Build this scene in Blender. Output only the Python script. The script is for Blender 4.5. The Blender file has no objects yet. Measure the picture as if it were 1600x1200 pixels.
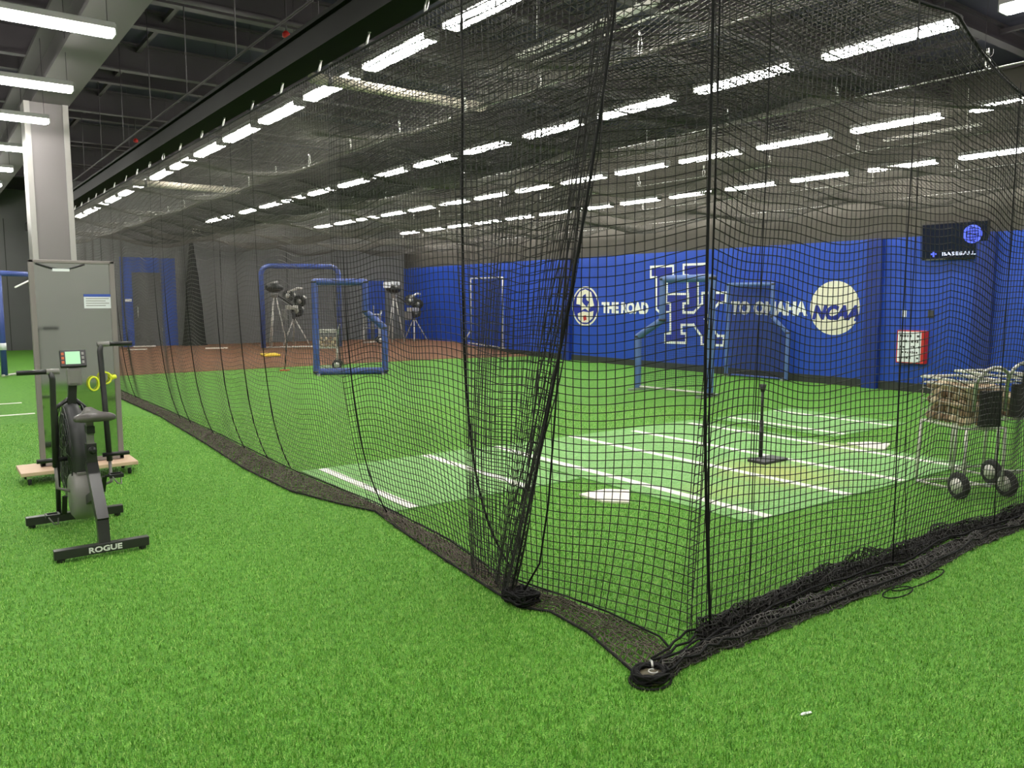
import bpy, bmesh, math, random
import numpy as np
from mathutils import Vector, Matrix
random.seed(7); rng = np.random.default_rng(7)
SC = bpy.context.scene
COL = SC.collection

# ------------------------------------------------------------------ camera, world, exposure
cam_d = bpy.data.cameras.new('camera'); cam = bpy.data.objects.new('camera', cam_d); COL.objects.link(cam)
cam_d.sensor_width = 36.0; cam_d.lens = 36.0*1245.0/1600.0; cam_d.clip_start = 0.05; cam_d.clip_end = 200
cam.location = (0, 0, 1.7)
cam.rotation_euler = (math.radians(90-6.0976), 0, math.radians(-36.574))
SC.camera = cam
wd = bpy.data.worlds.new('world'); SC.world = wd; wd.use_nodes = True
wd.node_tree.nodes['Background'].inputs[0].default_value = (0.5, 0.55, 0.6, 1)
wd.node_tree.nodes['Background'].inputs[1].default_value = 0.02
SC.view_settings.view_transform = 'Standard'; SC.view_settings.look = 'None'
SC.view_settings.gamma = 1; SC.view_settings.use_curve_mapping = False
SC.view_settings.exposure = 0.3
LIGHT_STRENGTH = 54.0
try:
    SC.cycles.max_bounces = 6; SC.cycles.diffuse_bounces = 4; SC.cycles.use_light_tree = True
except Exception: pass

# ------------------------------------------------------------------ materials
def mat(name, col, rough=0.6, metal=0.0, spec=0.5, emit=None, es=0.0, noise=None, bump=None, alpha=None):
    m = bpy.data.materials.new(name); m.use_nodes = True
    nt = m.node_tree; b = nt.nodes['Principled BSDF']
    b.inputs['Base Color'].default_value = (*col, 1); b.inputs['Roughness'].default_value = rough
    b.inputs['Metallic'].default_value = metal; b.inputs['Specular IOR Level'].default_value = spec
    if emit:
        b.inputs['Emission Color'].default_value = (*emit, 1); b.inputs['Emission Strength'].default_value = es
    tc = nt.nodes.new('ShaderNodeTexCoord')
    if noise:
        sc, amt = noise
        n = nt.nodes.new('ShaderNodeTexNoise'); n.inputs['Scale'].default_value = sc; n.inputs['Detail'].default_value = 5
        r = nt.nodes.new('ShaderNodeMixRGB'); r.blend_type = 'MIX'
        nt.links.new(tc.outputs['Object'], n.inputs['Vector']); nt.links.new(n.outputs['Fac'], r.inputs['Fac'])
        r.inputs[1].default_value = (*[c*(1-amt) for c in col], 1); r.inputs[2].default_value = (*[min(1, c*(1+amt)) for c in col], 1)
        nt.links.new(r.outputs[0], b.inputs['Base Color'])
    if bump:
        sc, st = bump
        n = nt.nodes.new('ShaderNodeTexNoise'); n.inputs['Scale'].default_value = sc; n.inputs['Detail'].default_value = 4
        bp = nt.nodes.new('ShaderNodeBump'); bp.inputs['Strength'].default_value = st; bp.inputs['Distance'].default_value = 0.01
        nt.links.new(tc.outputs['Object'], n.inputs['Vector']); nt.links.new(n.outputs['Fac'], bp.inputs['Height'])
        nt.links.new(bp.outputs['Normal'], b.inputs['Normal'])
    return m

def turf(name, dark, mid, light, fine=150.0, wear=None):
    m = bpy.data.materials.new(name); m.use_nodes = True; nt = m.node_tree; N = nt.nodes; L = nt.links
    b = N['Principled BSDF']; b.inputs['Roughness'].default_value = 0.75; b.inputs['Specular IOR Level'].default_value = 0.25
    tc = N.new('ShaderNodeTexCoord')
    mp = N.new('ShaderNodeMapping'); mp.inputs['Scale'].default_value = (1, 1, 1); L.new(tc.outputs['Object'], mp.inputs['Vector'])
    n1 = N.new('ShaderNodeTexNoise'); n1.inputs['Scale'].default_value = fine; n1.inputs['Detail'].default_value = 2; n1.inputs['Roughness'].default_value = 0.6
    L.new(mp.outputs[0], n1.inputs['Vector'])
    n2 = N.new('ShaderNodeTexNoise'); n2.inputs['Scale'].default_value = 22; n2.inputs['Detail'].default_value = 4
    L.new(mp.outputs[0], n2.inputs['Vector'])
    n3 = N.new('ShaderNodeTexNoise'); n3.inputs['Scale'].default_value = 0.55; n3.inputs['Detail'].default_value = 2
    L.new(mp.outputs[0], n3.inputs['Vector'])
    a = N.new('ShaderNodeMath'); a.operation = 'MULTIPLY_ADD'; a.inputs[1].default_value = 0.74
    c = N.new('ShaderNodeMath'); c.operation = 'MULTIPLY'; c.inputs[1].default_value = 0.26
    L.new(n2.outputs['Fac'], c.inputs[0]); L.new(n1.outputs['Fac'], a.inputs[0]); L.new(c.outputs[0], a.inputs[2])
    r = N.new('ShaderNodeValToRGB'); e = r.color_ramp.elements
    e[0].position = 0.38; e[0].color = (*dark, 1); e[1].position = 0.64; e[1].color = (*light, 1)
    k = e.new(0.5); k.color = (*mid, 1)
    L.new(a.outputs[0], r.inputs['Fac'])
    mx = N.new('ShaderNodeMixRGB'); mx.blend_type = 'MULTIPLY'; mx.inputs[2].default_value = (0.66, 0.72, 0.62, 1)
    L.new(n3.outputs['Fac'], mx.inputs['Fac']); L.new(r.outputs[0], mx.inputs[1])
    out = mx.outputs[0]
    if wear:
        for (cx, cy, rx, ry, colr, am) in wear:
            sb = N.new('ShaderNodeVectorMath'); sb.operation = 'SUBTRACT'; sb.inputs[1].default_value = (cx, cy, 0)
            L.new(tc.outputs['Object'], sb.inputs[0])
            ml = N.new('ShaderNodeVectorMath'); ml.operation = 'MULTIPLY'; ml.inputs[1].default_value = (1/rx, 1/ry, 0)
            L.new(sb.outputs[0], ml.inputs[0])
            ln = N.new('ShaderNodeVectorMath'); ln.operation = 'LENGTH'; L.new(ml.outputs[0], ln.inputs[0])
            ad = N.new('ShaderNodeMath'); ad.operation = 'MULTIPLY_ADD'; ad.inputs[1].default_value = 1.2
            L.new(n2.outputs['Fac'], ad.inputs[0]); L.new(ln.outputs['Value'], ad.inputs[2])
            mr = N.new('ShaderNodeMapRange'); mr.inputs[1].default_value = 0.8; mr.inputs[2].default_value = 1.6
            mr.inputs[3].default_value = am; mr.inputs[4].default_value = 0
            L.new(ad.outputs[0], mr.inputs[0])
            m2 = N.new('ShaderNodeMixRGB'); m2.inputs[2].default_value = (*colr, 1)
            L.new(mr.outputs[0], m2.inputs['Fac']); L.new(out, m2.inputs[1]); out = m2.outputs[0]
    L.new(out, b.inputs['Base Color'])
    bp = N.new('ShaderNodeBump'); bp.inputs['Strength'].default_value = 0.55; bp.inputs['Distance'].default_value = 0.012
    L.new(a.outputs[0], bp.inputs['Height']); L.new(bp.outputs['Normal'], b.inputs['Normal'])
    return m

M = {}
M['turf'] = turf('green turf', (0.030, 0.125, 0.008), (0.100, 0.32, 0.026), (0.31, 0.58, 0.11))
M['mat_turf'] = turf('pale green mat turf', (0.13, 0.32, 0.09), (0.235, 0.48, 0.155), (0.37, 0.63, 0.26), 90,
    wear=[(6.6, 4.6, .75, .8, (0.46, 0.42, 0.12), 0.6), (8.6, 5.0, .8, .5, (0.50, 0.50, 0.22), 0.45), (5.6, 4.4, .5, .5, (0.42, 0.45, 0.12), 0.35)])
M['clay'] = turf('reddish clay turf', (0.13, 0.055, 0.028), (0.22, 0.10, 0.055), (0.33, 0.17, 0.10), 60)
M['white_line'] = mat('white turf line', (0.80, 0.82, 0.72), 0.8, noise=(40, .12))
M['plate'] = mat('white rubber', (0.82, 0.78, 0.68), 0.5, noise=(6, .08))
M['yellow'] = mat('yellow rubber', (0.85, 0.62, 0.05), 0.5)
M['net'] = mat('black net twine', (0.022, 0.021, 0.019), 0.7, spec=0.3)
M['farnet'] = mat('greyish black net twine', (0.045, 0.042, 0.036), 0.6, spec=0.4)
M['roofnet'] = mat('lamp-lit black net twine', (0.075, 0.069, 0.057), 0.75, spec=0.35)  # black twine lightened, the glow of the lamps above put into its colour
M['rope'] = mat('black rope', (0.012, 0.012, 0.012), 0.8, spec=0.2)
M['skirt'] = mat('top-lit net on floor', (0.105, 0.090, 0.070), 0.85, spec=0.2)  # same black net, paler brown stands in for light falling on the strands
M['screen_net'] = mat('blue grey screen net', (0.03, 0.035, 0.06), 0.8)
M['steel'] = mat('galvanised steel', (0.55, 0.55, 0.52), 0.35, 0.8)
M['wire'] = mat('worn silver painted wire', (0.62, 0.60, 0.55), 0.45, 0.3)
M['pipe'] = mat('cream pipe', (0.62, 0.56, 0.45), 0.5, noise=(5, .15))
M['wall_grey'] = mat('grey painted wall', (0.135, 0.135, 0.135), 0.7, noise=(1.2, .08), bump=(30, .05))
M['wall_taupe'] = mat('taupe upper wall', (0.055, 0.049, 0.040), 0.8, noise=(1.0, .1))
M['wall_blue'] = mat('royal blue wall', (0.011, 0.060, 0.42), 0.45, noise=(0.7, .12), bump=(20, .03))
M['shaded_blue'] = mat('shaded blue pilaster', (0.006, 0.028, 0.23), 0.5)  # same blue paint as the wall, darkened to put its shade into the colour
M['base_dark'] = mat('dark baseboard', (0.03, 0.035, 0.03), 0.6)
M['ceiling'] = mat('slate ceiling deck', (0.024, 0.021, 0.044), 0.85, noise=(.6, .2))
M['joist'] = mat('grey painted joist', (0.058, 0.048, 0.056), 0.7, noise=(2, .15))
M['beam'] = mat('grey green beam', (0.095, 0.082, 0.088), 0.65, noise=(1.5, .1))
M['dark_beam'] = mat('dark green beam', (0.006, 0.0065, 0.005), 0.7, spec=.1, noise=(2, .15))
M['column'] = mat('grey column paint', (0.19, 0.17, 0.175), 0.55, noise=(1.5, .05))
M['column_trim'] = mat('column trim with reflected light', (0.36, 0.34, 0.33), 0.35)  # brighter than the shaft: reflected light is put into the trim's colour
M['tube'] = mat('lit white tube', (0.9, 0.9, 0.88), 0.4, emit=(1.0, 0.975, 0.91), es=LIGHT_STRENGTH)
M['fixture'] = mat('fixture housing', (0.30, 0.30, 0.29), 0.5, 0.3)
M['blue_pad'] = mat('blue vinyl padding', (0.055, 0.090, 0.32), 0.4, noise=(4, .15))
M['faded_pad'] = mat('faded blue padding', (0.10, 0.17, 0.42), 0.5, noise=(5, .2))
M['door_blue'] = mat('blue door frame paint', (0.02, 0.06, 0.30), 0.5)
M['door_grey'] = mat('dark grey door', (0.085, 0.085, 0.085), 0.5)
M['white'] = mat('white paint', (0.85, 0.85, 0.82), 0.6)
M['cream'] = mat('cream paint', (0.80, 0.76, 0.62), 0.6, noise=(3, .06))
M['logo_blue'] = mat('deep logo blue', (0.008, 0.022, 0.28), 0.5)
M['red'] = mat('red paint', (0.50, 0.02, 0.015), 0.45)
M['black'] = mat('black plastic', (0.015, 0.015, 0.016), 0.4)
M['satin'] = mat('satin black steel', (0.045, 0.045, 0.045), 0.32, 0.3, noise=(8, .15))
M['dark'] = mat('charcoal', (0.04, 0.04, 0.042), 0.5)
M['grey'] = mat('mid grey plastic', (0.22, 0.21, 0.20), 0.45)
M['leather'] = mat('worn black vinyl saddle', (0.10, 0.09, 0.085), 0.35, noise=(14, .35))
M['lcd'] = mat('pale green lcd', (0.25, 0.5, 0.28), 0.3, emit=(0.35, 0.75, 0.42), es=0.35)
M['wood'] = mat('pale plywood', (0.60, 0.43, 0.30), 0.6, noise=(4, .15))
M['mirror'] = mat('dull mirror', (0.62, 0.64, 0.64), 0.06, 1.0)
M['frame_grey'] = mat('grey taupe frame', (0.24, 0.21, 0.205), 0.45)
M['ring_yellow'] = mat('fluorescent yellow', (0.80, 0.85, 0.04), 0.5)
M['rubber'] = mat('black tyre rubber', (0.02, 0.02, 0.02), 0.7)
M['leatherball'] = mat('scuffed leather ball', (0.50, 0.34, 0.20), 0.7, noise=(22, .55))
M['tv'] = mat('dark tv picture', (0.004, 0.004, 0.008), 0.25, emit=(0.01, 0.015, 0.06), es=0.25)
M['tv_blue'] = mat('blue lit globe', (0.05, 0.08, 0.5), 0.4, emit=(0.10, 0.14, 1.0), es=0.9)
M['tv_white'] = mat('white lit text', (0.7, 0.7, 0.8), 0.4, emit=(0.55, 0.58, 0.85), es=0.9)
M['paper'] = mat('white paper', (0.80, 0.82, 0.85), 0.7)
M['paper_blue'] = mat('blue paper header', (0.05, 0.10, 0.45), 0.7)
M['orange'] = mat('orange paint', (0.55, 0.12, 0.04), 0.6)

# ------------------------------------------------------------------ mesh builder
class MB:
    def __init__(s): s.v = []; s.f = []; s.smooth = []
    def add(s, vs, fs, sm=False):
        o = len(s.v); s.v += [tuple(map(float, q)) for q in vs]; s.f += [tuple(i+o for i in f) for f in fs]; s.smooth += [sm]*len(fs); return s
    def box(s, x0, x1, y0, y1, z0, z1, bev=0.0):
        if x0 > x1: x0, x1 = x1, x0
        if y0 > y1: y0, y1 = y1, y0
        if z0 > z1: z0, z1 = z1, z0
        if bev <= 0:
            vs = [(x, y, z) for z in (z0, z1) for y in (y0, y1) for x in (x0, x1)]
            return s.add(vs, [(0, 2, 3, 1), (4, 5, 7, 6), (0, 1, 5, 4), (2, 6, 7, 3), (0, 4, 6, 2), (1, 3, 7, 5)])
        bm = bmesh.new(); bmesh.ops.create_cube(bm, size=1)
        for v in bm.verts: v.co = Vector(((x0+x1)/2+v.co.x*(x1-x0), (y0+y1)/2+v.co.y*(y1-y0), (z0+z1)/2+v.co.z*(z1-z0)))
        bmesh.ops.bevel(bm, geom=list(bm.edges), offset=min(bev, .45*min(x1-x0, y1-y0, z1-z0)), segments=2, affect='EDGES', profile=.6)
        bm.verts.index_update()
        s.add([v.co for v in bm.verts], [[v.index for v in f.verts] for f in bm.faces], False); bm.free(); return s
    def frames(s, pts):
        pts = [Vector(p) for p in pts]; out = []; up = None
        for i, p in enumerate(pts):
            a = pts[max(i-1, 0)]; b = pts[min(i+1, len(pts)-1)]; t = (b-a)
            t = t.normalized() if t.length > 1e-9 else Vector((0, 0, 1))
            if up is None: up = Vector((0, 0, 1)) if abs(t.z) < .9 else Vector((0, 1, 0))
            n = (up - t*up.dot(t))
            n = n.normalized() if n.length > 1e-6 else t.orthogonal().normalized()
            up = n; out.append((p, n, t.cross(n).normalized()))
        return out
    def tube(s, pts, r, n=8, closed=False, cap=True, r2=None, sm=True):
        if closed: pts = list(pts)+[pts[0], pts[1]]
        fr = s.frames(pts)
        if closed: fr = fr[:-1]; fr[0] = (fr[0][0], fr[-1][1], fr[-1][2])
        vs = []
        for k, (p, a, b) in enumerate(fr):
            rr = r[k] if isinstance(r, (list, tuple)) else r
            for j in range(n):
                t = 2*math.pi*j/n + (math.pi/n if n == 4 else 0)
                vs.append(p + a*(rr*math.cos(t)) + b*((r2 if r2 else rr)*math.sin(t)))
        fs = [(k*n+j, k*n+(j+1) % n, (k+1)*n+(j+1) % n, (k+1)*n+j) for k in range(len(fr)-1) for j in range(n)]
        s.add(vs, fs, sm and n > 4)
        if cap and not closed:
            o = len(s.v)-len(vs)
            s.f += [tuple(o+j for j in range(n))[::-1], tuple(o+(len(fr)-1)*n+j for j in range(n))]; s.smooth += [False, False]
        return s
    def bar(s, a, b, w, h, up=(0, 0, 1)):
        a = Vector(a); b = Vector(b); t = (b-a).normalized(); u = Vector(up); u = (u-t*u.dot(t)).normalized(); c = t.cross(u)
        vs = [p + c*(sx*w/2) + u*(sz*h/2) for p in (a, b) for sx, sz in ((-1, -1), (1, -1), (1, 1), (-1, 1))]
        return s.add(vs, [(0, 1, 2, 3), (7, 6, 5, 4), (0, 4, 5, 1), (1, 5, 6, 2), (2, 6, 7, 3), (3, 7, 4, 0)])
    def lathe(s, prof, c=(0, 0, 0), axis='z', n=24, sm=True):
        c = Vector(c); vs = []
        for r, h in prof:
            for j in range(n):
                t = 2*math.pi*j/n; x, y = r*math.cos(t), r*math.sin(t)
                d = (x, y, h) if axis == 'z' else ((h, x, y) if axis == 'x' else (y, h, x))
                vs.append(c+Vector(d))
        m = len(prof)
        fs = [(k*n+j, k*n+(j+1) % n, (k+1)*n+(j+1) % n, (k+1)*n+j) for k in range(m-1) for j in range(n)]
        s.add(vs, fs, sm)
        o = len(s.v)-len(vs)
        s.f += [tuple(o+j for j in range(n))[::-1], tuple(o+(m-1)*n+j for j in range(n))]; s.smooth += [False, False]
        return s
    def ball(s, c, r, n=12, m=8, sc=(1, 1, 1)):
        pr = [(max(1e-4, math.sin(math.pi*i/m)), -math.cos(math.pi*i/m)) for i in range(m+1)]
        c = Vector(c); vs = []
        for a, h in pr:
            for j in range(n):
                t = 2*math.pi*j/n; vs.append((c.x+r*sc[0]*a*math.cos(t), c.y+r*sc[1]*a*math.sin(t), c.z+r*sc[2]*h))
        return s.add(vs, [(k*n+j, k*n+(j+1) % n, (k+1)*n+(j+1) % n, (k+1)*n+j) for k in range(m) for j in range(n)], True)
    def poly(s, pts, d):                       # extrude polygon by vector d
        n = len(pts); d = Vector(d); a = [Vector(p) for p in pts]
        return s.add(a+[p+d for p in a], [tuple(range(n))[::-1], tuple(range(n, 2*n))]+[(j, (j+1) % n, n+(j+1) % n, n+j) for j in range(n)])
    def build(s, name, m, parent=None, loc=None):
        me = bpy.data.meshes.new(name); o = bpy.data.objects.new(name, me); COL.objects.link(o)
        off = Vector(loc) if loc else Vector((0, 0, 0))
        if parent is not None and loc is None and parent.type == 'EMPTY': pass
        me.from_pydata([Vector(v)-off for v in s.v], [], s.f); me.materials.append(m)
        me.polygons.foreach_set('use_smooth', s.smooth); me.update()
        if loc: o.location = loc
        if parent: o.parent = parent
        return o

def tag(o, label=None, cat=None, group=None, kind=None):
    if label: o['label'] = label
    if cat: o['category'] = cat
    if group: o['group'] = group
    if kind: o['kind'] = kind
    return o
def empty(name, loc=(0, 0, 0), rz=0, **k):
    o = bpy.data.objects.new(name, None); COL.objects.link(o); o.location = loc; o.rotation_euler = (0, 0, rz); o.empty_display_size = .1
    return tag(o, **k)
def part(mb, name, m, root, label=None):
    """parts are written in the thing's own coordinates"""
    o = mb.build(name, m); o.parent = root
    if label: o['label'] = label
    return o
def wpart(mb, name, m, root, label=None):
    """parts written in world coordinates under an unrotated root"""
    off = root.location; mb.v = [(v[0]-off.x, v[1]-off.y, v[2]-off.z) for v in mb.v]
    return part(mb, name, m, root, label)
def copy_tree(o, parent=None):
    c = o.copy(); COL.objects.link(c)
    if parent: c.parent = parent
    for ch in [x for x in o.children]: copy_tree(ch, c)
    return c
ORD = ['first', 'second', 'third', 'fourth', 'fifth', 'sixth', 'seventh', 'eighth', 'ninth', 'tenth', 'eleventh', 'twelfth', 'thirteenth', 'fourteenth', 'fifteenth', 'sixteenth', 'seventeenth', 'eighteenth']

# net of twine as real tubes: P = array (nu, nv, 3)
def net_mesh(name, P, r, m, parent=None, knots=0.0, lines=(True, True)):
    nu, nv, _ = P.shape; V = []; F = []; base = 0
    def strands(A):
        nonlocal base
        a, b, _ = A.shape                      # a strands of b nodes
        T = np.empty_like(A); T[:, 1:-1] = A[:, 2:]-A[:, :-2]; T[:, 0] = A[:, 1]-A[:, 0]; T[:, -1] = A[:, -1]-A[:, -2]
        T /= np.maximum(np.linalg.norm(T, axis=2, keepdims=True), 1e-9)
        ref = np.array([0.31, 0.17, 0.93]); ref2 = np.array([0.81, -0.55, 0.12])
        R = np.where((np.abs(T@ref) > .9)[..., None], ref2, ref)
        N = np.cross(T, R); N /= np.maximum(np.linalg.norm(N, axis=2, keepdims=True), 1e-9); B = np.cross(T, N)
        vs = np.stack([A + r*(N*math.cos(t)+B*math.sin(t)) for t in (0, 2*math.pi/3, 4*math.pi/3)], axis=2)
        V.append(vs.reshape(-1, 3))
        i = np.arange(a)[:, None]*b + np.arange(b-1)[None, :]; i = i.reshape(-1)*3+base
        for j in range(3):
            k = (j+1) % 3
            F.append(np.stack([i+j, i+k, i+3+k, i+3+j], axis=1))
        base += a*b*3
    if lines[0]: strands(P)
    if lines[1]: strands(np.ascontiguousarray(P.transpose(1, 0, 2)))
    if knots > 0:
        Q = P.reshape(-1, 3); n = len(Q)
        o = np.array([(1, 0, 0), (-1, 0, 0), (0, 1, 0), (0, -1, 0), (0, 0, 1), (0, 0, -1)])*knots
        V.append((Q[:, None]+o[None]).reshape(-1, 3))
        tri = [(0, 2, 4), (2, 1, 4), (1, 3, 4), (3, 0, 4), (2, 0, 5), (1, 2, 5), (3, 1, 5), (0, 3, 5)]
        i = np.arange(n)*6+base; base += n*6
        Kt = [np.stack([i+a, i+b, i+c], axis=1) for a, b, c in tri]
    else: Kt = []
    V = np.concatenate(V); Fq = np.concatenate(F); Ft = np.concatenate(Kt) if Kt else np.zeros((0, 3), int)
    me = bpy.data.meshes.new(name); me.vertices.add(len(V)); me.vertices.foreach_set('co', V.astype(np.float32).reshape(-1))
    nl = len(Fq)*4+len(Ft)*3; me.loops.add(nl)
    me.loops.foreach_set('vertex_index', np.concatenate([Fq.reshape(-1), Ft.reshape(-1)]).astype(np.int32))
    me.polygons.add(len(Fq)+len(Ft))
    st = np.concatenate([np.arange(len(Fq))*4, len(Fq)*4+np.arange(len(Ft))*3]).astype(np.int32)
    me.polygons.foreach_set('loop_start', st)
    me.update(calc_edges=True); me.materials.append(m)
    ob = bpy.data.objects.new(name, me); COL.objects.link(ob)
    if parent: ob.parent = parent
    return ob

# ================================================================== THE SETTING
Z_CEIL = 5.5; YB = 26.4; XR = 14.6
def struct(mb, name, m, parent=None):
    o = mb.build(name, m, parent)
    if not parent: o['kind'] = 'structure'
    return o
floor = struct(MB().box(-10, 16.5, -1.4, 31.4, -.2, 0), 'floor', M['turf'])
for y0, x1 in ((15.2, 1.27), (13.66, 1.30)):
    tag(part(MB().box(-3, x1, y0, y0+.09, 0, .004), 'floor_line', M['white_line'], floor), 'white line on the green turf')
ceil = struct(MB().box(-10, 16.5, -1.4, 31.4, Z_CEIL, Z_CEIL+.2), 'ceiling', M['ceiling'])
for i in range(20):
    y = .4+1.62*i
    j = MB(); zt = Z_CEIL; h = .42 if i % 2 == 0 else .24
    j.box(-9.9, 14.5, y-.07, y+.07, zt-h, zt-h+.03).box(-9.9, 14.5, y-.012, y+.012, zt-h+.03, zt-.02).box(-9.9, 14.5, y-.07, y+.07, zt-.03, zt)
    part(j, 'joist', M['joist'], ceil)
for x in np.arange(-8.5, 14.5, 1.9):
    part(MB().box(x-.03, x+.03, -1.3, 30.9, Z_CEIL-.12, Z_CEIL-.06), 'purlin', M['joist'], ceil)
bm_ = MB(); bm_.box(1.43, 1.89, -1.3, 30.9, 4.40, 4.45).box(1.62, 1.70, -1.3, 30.9, 4.45, 5.05).box(1.43, 1.89, -1.3, 30.9, 5.05, 5.10)
tag(bm_.build('steel_beam', M['beam']), 'wide grey green steel beam running overhead above the square column', 'beam')

struct(MB().box(3.4, 14.6+.3, YB, YB+.2, 0, Z_CEIL), 'wall_back', M['wall_grey'])
struct(MB().box(-10, 3.6, 31.0, 31.2, 0, Z_CEIL), 'wall_far_left', M['wall_grey'])
struct(MB().box(3.4, 3.6, YB+.2, 31.0, 0, Z_CEIL), 'wall_return', M['wall_grey'])
struct(MB().box(-10.2, -10, -1.4, 31.2, 0, Z_CEIL), 'wall_left', M['wall_grey'])
struct(MB().box(-10, 16.5, -1.4, -1.2, 0, Z_CEIL), 'wall_front', M['column_trim'])
wr = struct(MB().box(XR, XR+.2, -1.2, YB, 0, Z_CEIL), 'wall_right', M['wall_taupe'])
part(MB().box(XR-.02, XR, -1.2, YB, .16, 2.82), 'blue_paint_band', M['wall_blue'], wr, 'royal blue lower part of the wall')
struct(MB().box(XR-.035, XR-.0, -1.2, YB, 0, .16), 'baseboard_right', M['base_dark'])
for k, y in enumerate((6.15, 8.1, 17.0)):
    w_ = .15
    p = MB().box(XR-.13, XR-.02, y-w_, y+w_, 0, 2.82, .01)
    o = part(p, 'pilaster', M['shaded_blue'], wr, 'blue pilaster on the blue wall, coloured darker for its shade')
# seams in the grey walls
for x in (4.45, 7.9, 10.1, 12.3): part(MB().box(x-.012, x+.012, YB-.006, YB, .25, 4.3), 'panel_seam', M['base_dark'], bpy.data.objects['wall_back'])
for x in (-.4, 1.05, 2.4): part(MB().box(x-.012, x+.012, 30.99, 31.0, 0, 4.3), 'panel_seam', M['base_dark'], bpy.data.objects['wall_far_left'])

# clay mound area along the back
cl = MB(); prof = [(19.35, 0), (19.4, .02), (21.5, .13), (23.3, .25), (YB-.06, .25)]
xs = (3.0, 4.5, 7, 9.5, 12, XR-.04)
vs = [(x, y-(.0 if x < 12 else .6*(x-12)/2.5), z) for y, z in prof for x in xs]; nx = len(xs)
fs = [(k*nx+j, k*nx+j+1, (k+1)*nx+j+1, (k+1)*nx+j) for k in range(len(prof)-1) for j in range(nx-1)]
cl.add(vs, fs)
o0 = len(cl.v); cl.add([(v[0], v[1], 0) for v in vs], [])
for k in range(len(prof)-1):
    cl.f += [(k*nx, (k+1)*nx, o0+(k+1)*nx, o0+k*nx), (k*nx+nx-1, o0+k*nx+nx-1, o0+(k+1)*nx+nx-1, (k+1)*nx+nx-1)]; cl.smooth += [False, False]
tag(cl.build('pitching_mound', M['clay']), 'reddish brown clay coloured turf mound along the grey back wall', 'pitching mound')

# back doors
def bigdoor(name, x0, x1, ztop, dx0, dx1, dz, zb=.25):
    d = MB().box(x0, dx0, YB-.05, YB, zb, ztop).box(dx1, x1, YB-.05, YB, zb, ztop).box(dx0, dx1, YB-.05, YB, dz, ztop)
    o = d.build(name, M['door_blue']); o['kind'] = 'structure'
    part(MB().box(dx0, dx1, YB-.03, YB, zb, dz), 'door_leaf', M['door_grey'], o)
    h = MB(); h.tube([(dx0+.12, YB-.03, 1.15), (dx0+.12, YB-.09, 1.15), (dx0+.12, YB-.09, 1.45), (dx0+.12, YB-.03, 1.45)], .014)
    part(h, 'door_handle', M['steel'], o)
    for zz in (2.2, .7): part(MB().box(dx1-.02, dx1+.02, YB-.045, YB-.03, zz, zz+.1), 'hinge', M['grey'], o)
    return o
d1 = bigdoor('door_1', 4.93, 6.50, 2.95, 5.24, 6.06, 2.50)
part(MB().box(5.02, 5.20, YB-.08, YB-.05, 1.62, 1.70), 'wall_plate', M['white'], d1, 'small white plate on the blue door frame')
d2 = bigdoor('door_2', 13.05, 13.75, 2.35, 13.15, 13.3, 1.2)

# ------------------------------------------------------------------ column
c0 = empty('column', (1.6, 13.15, 0), label='tall square grey column, reflected light coloured into its corner trim, behind the rolling mirror', cat='column')
part(MB().box(-.22, .22, -.14, .25, 0, 4.4), 'shaft', M['column'], c0)
for sx in (-1, 1):
    part(MB().box(sx*.27, sx*.20, -.16, .27, 0, 4.4), 'corner_trim', M['column_trim'], c0)

# ------------------------------------------------------------------ lights
def make_light(axis='y'):
    r = empty('tube_light')
    w, h, L = .07, .05, 1.22
    hs = MB()
    up = Z_CEIL-4.0
    if axis == 'y':
        hs.box(-w-.012, w+.012, 0, L, .03, .085, .008)
        t = MB().box(-w, w, .015, L-.015, -.025, .03, .02)
        caps = [MB().box(-w-.01, w+.01, -.006, .006, -.02, .07), MB().box(-w-.01, w+.01, L-.006, L+.006, -.02, .07)]
        hg = [MB().tube([(0, .12, .08), (0, .12, up)], .003, 5), MB().tube([(0, L-.12, .08), (0, L-.12, up)], .003, 5)]
    else:
        hs.box(-L, 0, -w-.012, w+.012, .03, .085, .008)
        t = MB().box(-L+.015, -.015, -w, w, -.025, .03, .02)
        caps = [MB().box(-.006, .006, -w-.01, w+.01, -.02, .07), MB().box(-L-.006, -L+.006, -w-.01, w+.01, -.02, .07)]
        hg = [MB().tube([(-.05, 0, .08), (-.05, 0, up)], .004, 5), MB().tube([(-L+.05, 0, .08), (-L+.05, 0, up)], .004, 5)]
    part(hs, 'housing', M['fixture'], r); part(t, 'tube', M['tube'], r)
    for c_ in caps: part(c_, 'end_cap', M['fixture'], r)
    for c_ in hg: part(c_, 'hanger', M['joist'], r)
    return r
LZ = 4.0; proto = make_light('y'); used = False
rows = [(3.80, 6.32, 1.525, 'row beside the dark beam', 4), (7.16, 3.37, 1.57, 'second row from the left', 2),
        (10.56, 5.08, 1.55, 'third row from the left', 2), (13.97, 6.77, 1.58, 'row nearest the blue wall', 3)]
for X, y0, pitch, desc, nb in rows:
    k0 = 0
    # visible ones, nearest first
    near_vis = {3.80: 4.79}.get(X, y0)
    if X == 10.56: near_vis = 3.53
    if X == 13.97: near_vis = 5.19
    ys = []; y = near_vis
    while y+1.22 < YB-.1: ys.append(y); y += pitch
    for n_, y in enumerate(ys):
        o = proto if not used else copy_tree(proto); used = True
        o.location = (X, y, LZ)
        tag(o, 'white tube light, %s from the near end in the %s' % (ORD[n_], desc), 'ceiling light', 'tube lights over the cage')
    y = near_vis-pitch
    while y > -1.1:
        o = copy_tree(proto); o.location = (X, y, LZ)
        tag(o, 'white tube light above the camera in the %s' % desc, 'ceiling light', 'tube lights over the cage'); y -= pitch
pl = make_light('x'); first = True
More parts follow.
